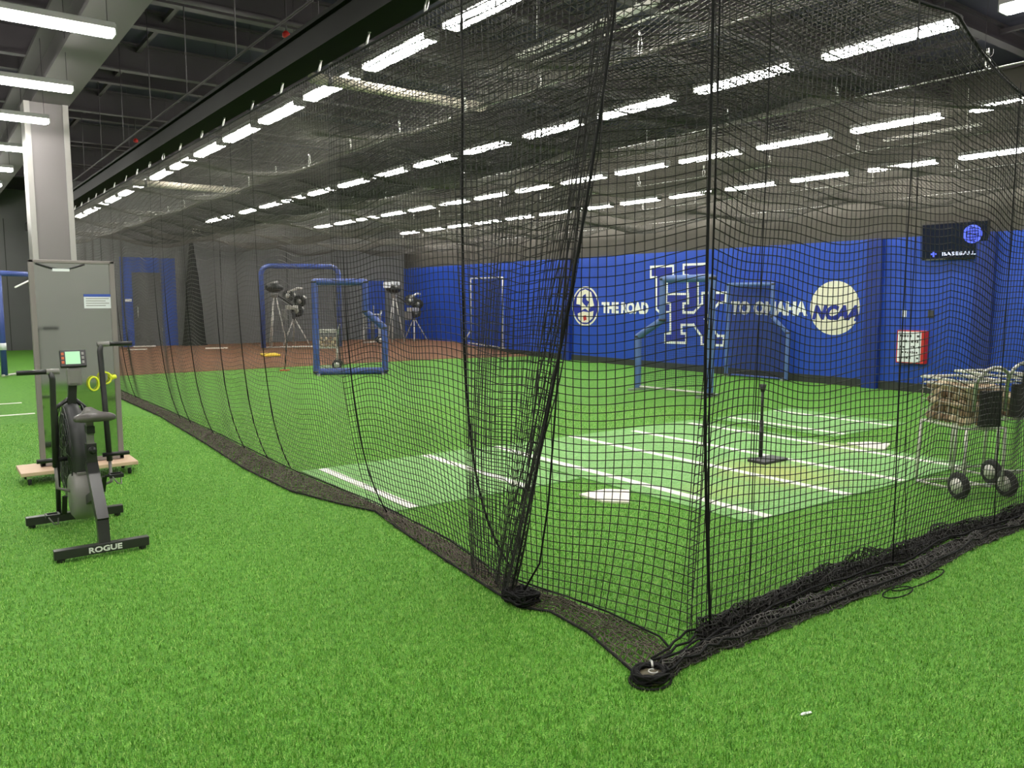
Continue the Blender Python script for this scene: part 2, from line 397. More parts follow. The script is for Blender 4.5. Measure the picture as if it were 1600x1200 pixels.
ly = [7.91, 10.25, 12.25, 14.74, 17.15, 19.54]
for n_, y in enumerate(ly+[22.0, 24.4, 26.8, 29.2]+[5.6, 3.3, 1.0]):
    o = pl if first else copy_tree(pl); first = False
    o.location = (1.53, y, LZ)
    if n_ < 6: lb = 'crosswise white tube light at upper left, %s from the top' % ORD[n_]
    else: lb = 'crosswise white tube light over the open lane, outside the photo'
    tag(o, lb, 'ceiling light', 'crosswise tube lights along the open lane')
for y in (1.0, 3.3, 5.6, 7.9, 10.25, 14.74, 19.5, 24.4):
    for xx in (-1.6, -5.2):
        o = copy_tree(pl); o.location = (xx, y, LZ)
        tag(o, 'crosswise white tube light over the open lane, outside the photo', 'ceiling light', 'crosswise tube lights along the open lane')

# ------------------------------------------------------------------ overhead beam, cables, pipes
db = MB(); db.box(2.56, 2.80, -1.1, YB, 3.60, 3.64).box(2.56, 2.80, -1.1, YB, 3.80, 3.83).box(2.60, 2.76, -1.1, YB, 3.64, 3.80)
tag(db.build('support_beam', M['dark_beam']), 'long dark green beam over the top edge of the side net', 'beam')
cr = empty('conduit_run', (2.62, 0, 4.02), label='thin grey conduit with hanger rods just above the dark green beam', cat='conduit')
part(MB().tube([(0, -1.1, 0), (0, YB, 0)], .012, 6), 'conduit', M['joist'], cr)
for y in np.arange(1, 26, 1.75): part(MB().tube([(0, y, 0), (0, y, Z_CEIL-4.02)], .006, 6), 'hanger_rod', M['joist'], cr)
for X in (2.7,):
    pass
CX = [2.70, 4.40, 6.90, 9.45, 11.95, 14.35]
NT = 3.5
cname = ['above the side net', 'first one in from the side net', 'second one in from the side net', 'middle of the cage roof', 'fourth one in from the side net', 'closest to the blue wall']
cprot = empty('carabiner')
cc = [(0, .018*math.cos(t), .055+.045*math.sin(t)) for t in np.linspace(0, 2*math.pi, 12, endpoint=False)]
part(MB().tube(cc, .0055, 5, closed=True), 'ring', M['steel'], cprot)
part(MB().tube([(0, 0, .10), (-.01, 0, .16)], .012, 6), 'hook', M['steel'], cprot)
cu = False
for i, X in enumerate(CX):
    tag(MB().tube([(X, 2.45, NT), (X, YB, NT)], .006, 6).build('net_cable', M['steel']), 'thin steel cable holding up the roof net, %s' % cname[i], 'cable')
    if i == 5: continue
    step = .85 if i == 0 else 1.25
    y = 3.0
    while y < 22:
        o = cprot if not cu else copy_tree(cprot); cu = True
        o.location = (X, y, NT); o.rotation_euler = (0, .25 if i == 0 else 0, random.uniform(-.6, .6))
        tag(o, 'small shiny carabiner on the cable %s' % cname[i], 'carabiner', 'carabiners on the cable %s' % cname[i]); y += step*random.uniform(.9, 1.1)
def pipe(a, b, r, lab, m='pipe', name='pipe'):
    t = MB(); t.tube([a, b], r, 14)
    o = tag(t.build(name, M[m]), lab, 'pipe'); return o
p1 = pipe((3.02, 7.18, 3.72), (4.95, 7.18, 3.72), .05, 'nearer cream pipe lying crosswise on the roof net under the tube lights')
p2 = pipe((3.15, 15.35, 3.72), (5.0, 15.35, 3.72), .06, 'farther cream pipe lying crosswise on the roof net near the far lights')
for o, y in ((p1, 7.18), (p2, 15.35)):
    for x in (3.12, 4.8): part(MB().tube([(x, y, 3.70), (x, y, Z_CEIL)], .003, 5), 'hanger_wire', M['joist'], o)
for o, x in ((p1, 3.2), (p2, 3.35)):
    y = 7.18 if o is p1 else 15.35
    part(MB().lathe([(.052 if o is p1 else .063, -.02), (.057 if o is p1 else .067, 0), (.052 if o is p1 else .063, .02)], (x, y, 3.72), 'x', 14), 'collar', M['dark'], o)
tag(MB().box(5.17, 5.25, 4.95, 6.9, 4.2, 4.24).tube([(5.21, 5.2, 4.22), (5.21, 5.2, Z_CEIL-.45)], .004, 5).tube([(5.21, 6.6, 4.22), (5.21, 6.6, Z_CEIL-.45)], .004, 5).build('steel_channel', M['wire']), 'pale steel channel above the roof net near the top of the photo', 'channel')
tag(MB().tube([(5.42, 4.4, 4.2), (5.42, 6.95, 4.2)], .012, 6).build('conduit', M['wire']), 'thin pale conduit beside the steel channel above the roof net', 'conduit')
tag(MB().box(12.52, 12.60, 5.5, 6.95, 4.2, 4.24).tube([(12.56, 5.7, 4.22), (12.56, 5.7, Z_CEIL-.03)], .004, 5).tube([(12.56, 6.7, 4.22), (12.56, 6.7, Z_CEIL-.03)], .004, 5).build('steel_channel', M['wire']), 'pale steel channel above the roof net between the two rows nearest the blue wall', 'channel')
sp = MB()
for k, (x, y) in enumerate(((3.7, 9.47), (3.66, 17.4))):
    s_ = empty('sprinkler', (x, y, 4.8), label='%s red sprinkler fitting hanging from the dark ceiling' % ('nearer' if k == 0 else 'farther'), cat='sprinkler')
    part(MB().lathe([(.02, -.03), (.045, -.02), (.045, .02), (.02, .05)], n=12), 'fitting', M['red'], s_)
    part(MB().tube([(0, 0, .04), (0, 0, Z_CEIL-4.8)], .01, 6), 'drop_pipe', M['joist'], s_)
part_pipe = MB().tube([(-9, 9.47, 4.95), (14.4, 9.47, 4.95)], .035, 10)
tag(part_pipe.build('sprinkler_pipe', M['joist']), 'long grey sprinkler pipe crossing under the dark ceiling', 'pipe')
bx = empty('wall_box', (7.2, YB, 3.8), label='small pale box high on the back wall above the gathered black net', cat='box')
part(MB().box(-.14, .14, -.12, 0, -.17, .17, .02), 'casing', M['cream'], bx)
part(MB().box(-.10, .10, -.125, -.119, -.12, -.02), 'grille', M['grey'], bx)

# ================================================================== NETS
def wob(a, b, seed, amp):
    r = np.random.default_rng(seed); out = 0
    for k in range(6):
        fa, fb = r.uniform(.8, 5), r.uniform(.4, 2.2); ph = r.uniform(0, 6.28)
        out = out+np.sin(a*fa+b*fb+ph)/(1+.25*k)
    return out*amp/3
def resample(pairs, step):
    A = np.array([p[0] for p in pairs], float); B = np.array([p[1] for p in pairs], float)
    d = np.r_[0, np.cumsum(np.linalg.norm(np.diff(A, axis=0), axis=1))]
    n = int(d[-1]/step)+1; s = np.linspace(0, d[-1], n)
    return np.stack([np.interp(s, d, A[:, k]) for k in range(2)], 1), np.stack([np.interp(s, d, B[:, k]) for k in range(2)], 1), s
G = .046
def wall_net(name, pairs, parent, seed, amp, step=G, r=.0021, knots=0, ztop=None, belly=.0, m='net', droop=.05):
    A, B, s = resample(pairs, step); nv = int(NT/.047)+1
    v = np.linspace(0, 1, nv)[None, :]; S = s[:, None]
    w = v**4
    X = A[:, 0:1]*(1-w)+B[:, 0:1]*w; Y = A[:, 1:2]*(1-w)+B[:, 1:2]*w
    zt = NT if ztop is None else ztop(A)[:, None]
    Z = zt*(1-v)
    Z = Z - droop*np.sin(np.pi*v)*(.6+.6*np.sin(S*2.1+seed))*1.2 + (.022*np.sin(S*6.5+v*7)+.018*np.sin(S*3.3-v*9))*np.sin(np.pi*v)**.5
    T = np.gradient(A, axis=0); T /= np.linalg.norm(T, axis=1, keepdims=True)+1e-9
    nx, ny = -T[:, 1:2], T[:, 0:1]
    env = (.15+.85*np.sin(np.pi*np.clip(v*.85+.1, 0, 1)))
    off = wob(S*1.6, v*2.5, seed, amp)*env + .25*amp*np.sin(S*7.5+2*v)*env*v
    slide = .10*amp/.04*wob(S*1.1, v*2, seed+5, .25)*np.sin(np.pi*v)
    P = np.stack([X+nx*off+T[:, 0:1]*slide, Y+ny*off+T[:, 1:2]*slide, np.maximum(Z, .006)], axis=2)
    return net_mesh(name, P, r, M[m], parent, knots)
def skirt(name, pairs, parent, hmax, seed, layers=2, du=.026, cells=9, m='skirt', r=.0024, ridge=.5):
    I, O, s = resample(pairs, du); rr = np.random.default_rng(seed)
    objs = []; Ps = []
    for L in range(layers):
        k = cells+L*3
        t = np.linspace(0, 1, k)[None, :]
        prof = np.sin(np.pi*t*.92+.1)**.8
        H = hmax*(.45+.55*np.abs(wob(s[:, None]*2.2, t*2, seed+L*3, 1)))*prof
        X = I[:, 0:1]*(1-t)+O[:, 0:1]*t; Y = I[:, 1:2]*(1-t)+O[:, 1:2]*t
        j = rr.normal(0, .006, (3, len(s), k))
        P = np.stack([X+j[0]+.02*wob(s[:, None]*6, t*4, seed+L, 1), Y+j[1]+.02*wob(s[:, None]*5, t*5, seed+9+L, 1), np.maximum(H*(1-.45*L)+j[2]*.8+.006, .004)], axis=2)
        Ps.append(net_mesh(name, P, r, M[m], parent))
    # join layers
    if len(Ps) > 1:
        bm = bmesh.new()
        for p in Ps: bm.from_mesh(p.data)
        me = bpy.data.meshes.new(name); bm.to_mesh(me); bm.free(); me.materials.append(M[m])
        keep = Ps[0]; old = [p.data for p in Ps]; keep.data = me
        for p in Ps[1:]: bpy.data.objects.remove(p)
        for d_ in old: bpy.data.meshes.remove(d_)
        return keep
    return Ps[0]

CORN = (3.05, 2.56)
side_pairs = [((2.70, YB-.05), (2.92, YB-.05)), ((2.70, 16), (2.90, 16)), ((2.70, 12.7), (2.93, 12.7)), ((2.70, 8.7), (2.87, 8.7)), ((2.70, 6), (2.90, 5.9)), ((2.70, 4.6), (2.86, 4.5)),
              ((2.72, 3.8), (2.72, 3.75)), ((2.80, 3.3), (2.80, 3.37)), ((2.92, 2.9), (2.84, 3.0)), (CORN, (2.98, 2.54))]
sn = empty('side_net', (2.7, 2.5, 0), label='long black netting wall running away along the open green lane', cat='net')
def reroot(o, root):
    o.parent = root; o.matrix_parent_inverse = Matrix.Translation(-root.location)
    return o
near_p = [p for p in side_pairs if p[0][1] <= 6]; far_p = [p for p in side_pairs if p[0][1] >= 6]
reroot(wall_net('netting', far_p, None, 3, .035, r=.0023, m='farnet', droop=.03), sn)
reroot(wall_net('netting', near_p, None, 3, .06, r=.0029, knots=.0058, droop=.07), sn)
side_sk = [((2.93, 26.2), (2.75, 26.2)), ((2.90, 20), (2.70, 20)), ((2.90, 16), (2.68, 15)), ((2.93, 12.7), (2.72, 12.2)), ((2.92, 10.4), (2.62, 9.6)), ((2.88, 8.7), (2.53, 7.9)), ((2.86, 7.4), (2.55, 6.7)), ((2.91, 6.3), (2.72, 6.0)),
           ((2.93, 5.9), (2.84, 5.65)), ((2.92, 5.45), (2.75, 5.06)), ((2.87, 4.6), (2.66, 4.3)), ((2.75, 3.85), (2.60, 3.75)), ((2.80, 3.5), (2.56, 3.38)), ((2.84, 3.3), (2.66, 3.22)), ((2.87, 3.0), (2.64, 2.9)), ((2.86, 2.62), (2.52, 2.46)), ((2.80, 2.50), (2.55, 2.36))]
reroot(skirt('floor_flap', side_sk, None, .05, 21, layers=2, du=.036, cells=8, r=.0030), sn)
rp = MB(); rp.tube([(o[0]-.01, o[1], .014) for _, o in side_sk], .007, 6); reroot(rp.build('lead_rope', M['rope']), sn)
rp = MB(); rp.tube([(i[0]+.0, i[1], .03) for i, _ in side_sk], .006, 6); reroot(rp.build('foot_rope', M['rope']), sn)
rp = MB(); rp.tube([(2.7, YB-.05, NT), (2.7, 3.8, NT), (2.8, 3.3, NT), (2.92, 2.9, NT), (CORN[0], CORN[1], NT)], .011, 6); reroot(rp.build('head_rope', M['rope']), sn)
for y in (14.8, 12.0, 11.45, 10.4, 9.2, 8.45, 7.8, 5.8, 4.12):
    pts = []
    for v in np.linspace(0, 1, 40):
        pts.append((2.675+.2*(v**4), y+.02*math.sin(v*5+y)-(.25*v**14), NT*(1-v)+.02*v))
    reroot(MB().tube(pts, .008 if y < 5 else [.0018+.0040*min(1, max(0, (v_*1.25-.55)*4)) for v_ in np.linspace(0, 1, 40)], 5).build('seam_rope', M['rope']), sn)

# front net, gathers and scallops
def ftop(A):
    x = A[:, 0]; out = np.full(len(x), NT)
    for a, b, d in ((2.8, 5.40, .05), (5.40, 8.0, .36), (8.0, 10.6, .36)):
        m_ = (x >= a) & (x <= b); t = (x-a)/(b-a); out = np.where(m_, NT-d*4*t*(1-t), out)
    return out
fn = empty('front_net', (3.05, 2.55, 0), label='black netting wall across the near end of the cage with gathered bottom', cat='net')
front_pairs = [(CORN, (3.02, 2.56)), ((3.4, 2.55), (3.33, 2.60)), ((3.9, 2.55), (3.9, 2.62)), ((4.8, 2.55), (4.83, 2.62)), ((5.5, 2.55), (5.5, 2.62)), ((6.2, 2.55), (6.1, 2.58)), ((9.6, 2.55), (9.6, 2.58))]
reroot(wall_net('netting', front_pairs, None, 11, .085, r=.0030, knots=.0060, ztop=ftop, droop=.06), fn)
front_sk = [((2.62, 2.46), (2.58, 2.33)), ((2.85, 2.52), (2.80, 2.36)), ((3.05, 2.56), (2.98, 2.37)), ((3.33, 2.60), (3.15, 2.36)), ((3.74, 2.64), (3.45, 2.35)), ((4.42, 2.70), (4.0, 2.34)), ((4.83, 2.66), (4.47, 2.33)), ((5.2, 2.64), (4.9, 2.31)), ((5.88, 2.72), (5.54, 2.37)), ((6.3, 2.60), (6.0, 2.38)), ((7.0, 2.6), (6.6, 2.37)), ((9.6, 2.6), (9.3, 2.4))]
def lerp2(p, q, t): return (p[0]*(1-t)+q[0]*t, p[1]*(1-t)+q[1]*t)
inner_b = [(i_, lerp2(i_, o_, .42)) for i_, o_ in front_sk]; outer_b = [(lerp2(i_, o_, .55), o_) for i_, o_ in front_sk]
inner_b = inner_b[2:]
reroot(skirt('floor_flap', inner_b, None, .13, 33, layers=4, cells=7, m='net', r=.0034, du=.03), fn)
reroot(skirt('floor_flap', outer_b, None, .07, 35, layers=4, cells=7, m='farnet', r=.0034, du=.03), fn)
for k in range(5):
    pts = []
    sr = random.Random(k)
    for q_ in range(len(front_sk)-1):
        for tt in (0, .33, .66):
            i_ = lerp2(front_sk[q_][0], front_sk[q_+1][0], tt); o_ = lerp2(front_sk[q_][1], front_sk[q_+1][1], tt)
            t = .08+.22*k; pts.append((i_[0]*(1-t)+o_[0]*t+sr.uniform(-.015, .015), i_[1]*(1-t)+o_[1]*t+sr.uniform(-.012, .012), .03+.03*sr.random()))
    reroot(MB().tube(pts, .0065, 5).build('lead_rope', M['rope']), fn)
for (lx, ly_, rx_, ry_) in ((4.75, 2.28, .30, .05), (4.45, 2.25, .14, .05)):
    reroot(MB().tube([(lx+rx_*math.cos(t), ly_+ry_*math.sin(t), .012) for t in np.linspace(0, 2*math.pi, 24, endpoint=False)], .004, 5, closed=True).build('loose_cord', M['rope']), fn)
def vrope(x0, y0, x1, y1, r=.012, zt=NT, endz=.02, root=fn):
    pts = [(x0+(x1-x0)*v**3+.008*math.sin(v*7), y0+(y1-y0)*v**3, zt+(endz-zt)*v) for v in np.linspace(0, 1, 26)]
    reroot(MB().tube(pts, r, 6).build('seam_rope', M['rope']), root)
vrope(CORN[0], CORN[1]-.01, 3.12, 2.52, .008); vrope(CORN[0]+.035, CORN[1]-.02, 3.16, 2.56, .005)
vrope(3.42, 2.5, 3.42, 2.52, .003); vrope(4.83, 2.5, 4.86, 2.5, .0045); vrope(4.96, 2.52, 5.12, 2.55, .003, zt=2.6); vrope(6.27, 2.5, 6.3, 2.5, .004, zt=3.2)
pts = [(x, 2.55, float(ftop(np.array([[x, 0]]))[0])) for x in np.linspace(3.05, 9.6, 70)]
reroot(MB().tube(pts, .010, 6).build('head_rope', M['rope']), fn)

# overlapping door flap of net, gathered towards its near edge
dn = empty('net_door_flap', (2.7, 3.6, 0), label='overlapping black net flap hanging in the side net, gathered to a diagonal rope edge', cat='net')
nu, nv = 30, 76
u = np.linspace(0, 1, nu)[:, None]; v = np.linspace(0, 1, nv)[None, :]
uu = 1-(1-u)**1.35
tX = 2.66+(2.93-2.66)*uu; tY = 4.15+(2.96-4.15)*uu
bX = 2.74+(2.63-2.74)*uu; bY = 4.02+(3.46-4.02)*uu
# side reaches across at mid height
w = v**1.3
X = tX*(1-w)+bX*w - .06+wob(u*5, v*5, 2, .03); Y = tY*(1-w)+bY*w+.03*wob(u*4, v*6, 8, 1)*np.sin(np.pi*v)
Z = NT*(1-v)+.05*u*np.sin(v*6)+.02*wob(u*6, v*9, 5, 1)+.02
reroot(net_mesh('netting', np.stack([X, Y, np.maximum(Z, .01)], 2), .0029, M['net'], None, .0058), dn)
g0 = []
for k in range(6):                              # gathered strands along the diagonal edge
    t0 = 1-.018*k; pts = []
    for vv in np.linspace(0, 1, 40):
        ww = vv**1.3; sp_ = .055*math.sin(math.pi*min(1, vv*.75+.12))*k
        x = (2.66+.27*t0)*(1-ww)+(2.74-.11*t0)*ww-.06; y = (4.15-1.19*t0)*(1-ww)+(4.02-.56*t0)*ww+sp_*.5*vv
        pts.append((x+.012*math.sin(vv*23+k*2), y+.012*math.sin(vv*17+k), NT*(1-vv)+.02))
    g0.append(pts)
G0 = np.array(g0)
reroot(net_mesh('gathered_edge', G0, .0045, M['net'], None, .005), dn)
reroot(MB().tube([(2.655-.06+.27*(1-t**1.3)-.04*t, 2.955*(1-t**1.3)+3.47*t**1.3, NT*(1-t)+.02) for t in np.linspace(0, 1, 30)], .0075, 6).build('edge_rope', M['rope']), dn)
# the edge of the wide net that bows back out from the same foot
reroot(MB().tube([(2.62, 3.44, .05), (2.66, 3.33, .25), (2.68, 3.28, .6), (2.69, 3.25, 1.0), (2.72, 3.18, 2.0)], .006, 6).build('edge_rope', M['rope']), dn)
kn = MB(); rk = np.random.default_rng(4)
for q in range(26):
    a = rk.uniform(0, 6.28, 3); pts = [(2.60+.07*math.cos(a[0]+t*rk.uniform(.6, 1.2)), 3.42+.09*math.sin(a[1]+t), .03+.025*(1+math.sin(a[2]+t))) for t in np.linspace(0, 4, 14)]
    kn.tube(pts, .006, 5)
reroot(kn.build('bunched_foot', M['rope']), dn)

# corner bundle on the floor with its clip
cb = empty('net_corner_weight', (2.52, 2.36, 0), label='bunched net corner with a shiny clip and weight on the near turf', cat='net weight')
k2 = MB()
for q in range(22):
    a = rk.uniform(0, 6.28, 3); R_ = rk.uniform(.05, .085)
    k2.tube([(R_*1.15*math.cos(a[0]+t), R_*math.sin(a[0]+t)*.9, .02+.018*(1+math.sin(a[2]+2*t))) for t in np.linspace(0, 5, 18)], .0055, 5)
part(k2, 'net_bundle', M['rope'], cb)
part(MB().lathe([(.01, .006), (.062, .008), (.07, .02), (.06, .038), (.015, .046)], (0, 0, 0), n=20), 'weight', mat('brown olive weight', (.10, .085, .05), .5, noise=(20, .4)), cb)
part(MB().tube([(.0+.02*math.cos(t), -.015+.02*math.sin(t), .055) for t in np.linspace(.6, 5.6, 14)], .0035, 6), 'clip_ring', M['steel'], cb)
part(MB().tube([(.035, .02, .05), (.055, .045, .062), (.06, .06, .06)], .006, 6), 'snap', M['steel'], cb)
part(MB().tube([(.1*math.cos(t)*1.0, .085*math.sin(t), .008) for t in np.linspace(0, 2*math.pi, 26, endpoint=False)], .006, 6, closed=True), 'rope_loop', M['rope'], cb)

# roof net
def roof(name, X0, X1, Y0, Y1, step, r, parent):
    xs = np.arange(X0, X1+1e-6, step); ys = np.arange(Y0, Y1+1e-6, step)
    X, Y = np.meshgrid(xs, ys, indexing='ij'); Z = np.full_like(X, NT)
    for i in range(len(CX)-1):
        a, b = CX[i], CX[i+1]; m_ = (X >= a) & (X <= b); t = np.clip((X-a)/(b-a), 0, 1)
        d = .10+.085*(b-a)
        Z = np.where(m_, NT-d*4*t*(1-t)*(.65+.45*np.sin(Y*2.05+i*1.7)), Z)
    bl = np.clip((Y-2.55)/1.6, 0, 1); bl = bl*bl*(3-2*bl)
    Z = Z*bl+ftop(np.stack([X.ravel(), Y.ravel()], 1)).reshape(X.shape)*(1-bl)
    Z += wob(X*1.5, Y*1.2, 77, .012)*bl
    return net_mesh(name, np.stack([X, Y, Z], 2), r, M['roofnet'], parent)
rn = empty('roof_net', (2.7, 2.55, NT), label='sagging black netting stretched overhead as the roof of the cage', cat='net')
reroot(roof('netting', 2.70, XR-.1, 2.55, 13.0, .048, .0033, None), rn)
reroot(roof('netting', 2.70, XR-.1, 13.0, YB-.1, .080, .0052, None), rn)

xs = np.linspace(4.45, 6.3, 40); ys = np.arange(2.7, 24, .05)
X, Y = np.meshgrid(xs, ys, indexing='ij'); tt = (X-4.45)/1.85
Z = NT-.02-.30*np.sin(np.pi*tt)**.8*(.35+.65*np.abs(np.sin(np.pi*(Y-2.2)/1.57)))
reroot(net_mesh('folded_swag', np.stack([X, Y+.05*np.sin(X*9), Z], 2), .0032, M['net'], None), rn)
# gathered black net at the back wall
gn = MB(); n = 26; lv = [(3.42, .05), (2.9, .10), (2.2, .17), (1.4, .22), (.7, .27), (.3, .31), (.255, .34)]
vs = []
for z, R_ in lv:
    for j in range(n):
        t = 2*math.pi*j/n; q = R_*(1+.22*math.sin(7*t+z)); vs.append((6.9+q*math.cos(t), 25.95+q*.6*math.sin(t), z))
gn.add(vs, [(k*n+j, k*n+(j+1) % n, (k+1)*n+(j+1) % n, (k+1)*n+j) for k in range(len(lv)-1) for j in range(n)], True)
tag(gn.build('gathered_net', M['rope']), 'tall dark cone of gathered net hanging against the grey back wall', 'net')

# ================================================================== FLOOR MATS AND PLATES
def mat_obj(x0, x1, y0, y1, lab, lines):
    r = empty('batting_mat', ((x0+x1)/2, (y0+y1)/2, 0), label=lab, cat='mat')
    o = MB().box(x0, x1, y0, y1, .001, .014).build('turf_sheet', M['mat_turf']); reroot(o, r)
    for l in lines:
        reroot(MB().box(*l, .014, .017).build('painted_line', M['white_line']), r)
    return r
lw = .05
mat_obj(2.93, 4.93, 5.56, 7.43, 'pale green batting mat closest to the side net with two white lines',
    [(3.14-lw, 3.14+lw, 5.57, 7.40), (4.32-lw, 4.32+lw, 5.57, 7.40)])
mat_obj(4.97, 8.62, 3.67, 7.38, 'largest pale green batting mat in the middle with worn yellowish patches',
    [(5.22-lw, 5.22+lw, 3.68, 7.37), (6.38-lw, 6.38+lw, 3.68, 7.37), (7.28-lw, 7.28+lw, 3.68, 7.2), (8.36-lw, 8.36+lw, 3.68, 7.2)])
mat_obj(8.95, 10.75, 5.42, 7.30, 'pale green batting mat closest to the blue wall', [(9.23-lw, 9.23+lw, 5.44, 7.25), (10.36-lw, 10.36+lw, 5.44, 7.25)])
def home_plate(cx, cy, z, ang, lab):
    r = .216; pts = [(-r, -.216), (r, -.216), (r, 0.0), (0, .216), (-r, 0)]
    ca, sa = math.cos(ang), math.sin(ang)
    o = MB().poly([(x*ca-y*sa, x*sa+y*ca, 0) for x, y in pts], (0, 0, .018)).build('home_plate', M['plate']); o.location = (cx, cy, z)
    return tag(o, lab, 'home plate')
home_plate(4.655, 4.94, .001, math.radians(45), 'white home plate on dark green turf at the near end of the mats')
home_plate(8.76, 4.88, .001, math.radians(20), 'white home plate out by the ball carts, right of the batting tee')
for (x, y, w_, d_, rz, lab) in ((5.45, 26.1, .62, .16, 0, 'white pitching rubber on the clay in front of the grey door'), (6.95, 23.9, .62, .16, -.3, 'white pitching rubber on the clay in front of the gathered net'),
                          (4.95, 24.6, .5, .12, -.1, 'thin white pitching rubber on the clay left of the grey door')):
    o = MB().box(-w_/2, w_/2, -d_/2, d_/2, 0, .03).build('pitching_rubber', M['plate']); o.location = (x, y, .251); o.rotation_euler = (0, 0, rz); tag(o, lab, 'pitching rubber')
o = MB().box(-.22, .22, -.2, .2, 0, .05, .02).build('yellow_plate', M['yellow']); o.location = (7.72, 21.6, .145); o.rotation_euler = (.06, 0, 0); tag(o, 'yellow rubber plate on the clay beside the big blue frame', 'plate')
o = MB().poly([(0, 0, 0), (.05, -.012, 0), (.056, -.002, 0), (.02, .012, 0), (-.004, .01, 0)], (0, 0, .003)).build('tape_scrap', M['paper']); o.location = (2.8, 1.78, .004); tag(o, 'tiny scrap of white tape on the near green turf', 'scrap')

# batting tee
te = empty('batting_tee', (7.03, 5.08, .014), label='black batting tee with flat base standing on the middle mat', cat='batting tee')
part(MB().box(-.20, .20, -.20, .02, 0, .03, .01), 'base', M['dark'], te)
part(MB().tube([(0, 0, .02), (0, 0, .42)], .022, 10), 'pole', M['black'], te)
part(MB().tube([(0, 0, .42), (0, 0, .74)], .015, 10), 'inner_pole', M['black'], te)
part(MB().lathe([(.02, .72), (.03, .76), (.038, .80)], n=12), 'ball_cup', M['rubber'], te)

# ================================================================== WALL GRAPHICS
XF = XR-.022
def wp(y, z, e=0.0): return (XF-e, y, z)
# pixel trace of the logo -> (Y,Z) on the wall
import itertools
_f = 1245.0; _pit = math.atan(133/_f); _yaw = math.radians(36.574)
def on_wall(px, py, X=XR):
    a = (px-800)/_f; b = -(py-600)/_f
    d = (a, math.cos(_pit)+b*math.sin(_pit), -math.sin(_pit)+b*math.cos(_pit))
    x = math.cos(_yaw)*d[0]+math.sin(_yaw)*d[1]; y = -math.sin(_yaw)*d[0]+math.cos(_yaw)*d[1]
    return (y*X/x, 1.7+d[2]*X/x)
def crop(pts): return [on_wall(880+x/6.154, 400+y/6.154) for x, y in pts]
def band(pts, w, e, closed=True):
    mb = MB(); n = len(pts)
    for i in range(n if closed else n-1):
        a = Vector(wp(*pts[i], e)); b = Vector(wp(*pts[(i+1) % n], e)); t = (b-a)
        if t.length < 1e-4: continue
        t.normalize(); c = Vector((1, 0, 0)).cross(t)*(w/2); a2 = a-t*(w/2); b2 = b+t*(w/2); d = Vector((-.003-.0002*(i % 3), 0, 0))
        vs = [a2-c, b2-c, b2+c, a2+c]; mb.add(vs+[q+d for q in vs], [(0, 1, 2, 3), (7, 6, 5, 4), (0, 4, 5, 1), (1, 5, 6, 2), (2, 6, 7, 3), (3, 7, 4, 0)])
    return mb
U = crop([(850, 105), (1065, 95), (1065, 195), (1005, 200), (1005, 455), (1205, 455), (1205, 187), (1165, 185), (1165, 85), (1395, 75), (1395, 185), (1302, 187), (1302, 505), (1265, 540), (935, 540), (903, 512), (903, 205), (850, 205)])
K = crop([(1000, 365), (1210, 365), (1210, 455), (1165, 457), (1165, 545), (1262, 545), (1345, 455), (1345, 355), (1575, 352), (1570, 445), (1510, 447), (1372, 605), (1497, 768), (1553, 768), (1550, 860), (1340, 852), (1340, 775), (1262, 662), (1148, 662), (1148, 745), (1192, 745), (1192, 835), (990, 830), (990, 745), (1040, 742), (1040, 455), (1000, 452)])
lg = empty('wall_logo', (XF, 12.9, 1.6), label='large interlocking U and K logo outlined in white painted on the blue wall', cat='logo')
def lpart(mb, name, m): return reroot(mb.build(name, m), lg)
def fill(pts, e):
    bm = bmesh.new(); vv = [bm.verts.new(wp(y, z, e)) for y, z in pts]; f = bm.faces.new(vv); f.normal_update()
    bmesh.ops.triangulate(bm, faces=[f]); bm.verts.index_update(); bm.normal_update()
    if sum(f.normal.x*f.calc_area() for f in bm.faces) > 0: bmesh.ops.reverse_faces(bm, faces=list(bm.faces))
    ret = bmesh.ops.extrude_face_region(bm, geom=list(bm.faces))
    bmesh.ops.translate(bm, verts=[g for g in ret['geom'] if isinstance(g, bmesh.types.BMVert)], vec=(-.003, 0, 0))
    bm.verts.index_update(); mb = MB(); mb.add([v.co for v in bm.verts], [[v.index for v in f.verts] for f in bm.faces]); bm.free(); return mb
lpart(fill(U, .001), 'letter_fill', M['logo_blue']); lpart(band(U, .055, .004), 'letter_outline', M['white'])
lpart(fill(K, .008), 'letter_fill', M['logo_blue']); lpart(band(K, .055, .011), 'letter_outline', M['white'])

def text_mesh(txt, width, height, name, m, bold=.0, shear=0.0, ext=.002):
    cu = bpy.data.curves.new(name, 'FONT'); cu.body = txt; cu.extrude = ext; cu.offset = bold; cu.shear = shear; cu.align_x = 'CENTER'; cu.align_y = 'CENTER'
    cu.resolution_u = 3
    to = bpy.data.objects.new('t', cu); COL.objects.link(to); bpy.context.view_layer.update()
    me = bpy.data.meshes.new_from_object(to.evaluated_get(bpy.context.evaluated_depsgraph_get())); bpy.data.objects.remove(to); bpy.data.curves.remove(cu)
    co = np.empty(len(me.vertices)*3, np.float32); me.vertices.foreach_get('co', co); co = co.reshape(-1, 3)
    mn, mx_ = co.min(0), co.max(0); co[:, :2] -= ((mn+mx_)/2)[:2]
    co[:, 0] *= width/(mx_[0]-mn[0]); co[:, 1] *= height/(mx_[1]-mn[1]); me.vertices.foreach_set('co', co.reshape(-1)); me.update()
    me.materials.clear(); me.materials.append(m); o = bpy.data.objects.new(name, me); COL.objects.link(o); return o
RX = (math.radians(90), 0, math.radians(-90))      # text facing -X, reading towards -Y
def wtext(txt, yc, zc, w, h, m, name, e=.004, **k):
    o = text_mesh(txt, w, h, name, M[m], **k); o.rotation_euler = RX; o.location = (XF-e, yc, zc); return o
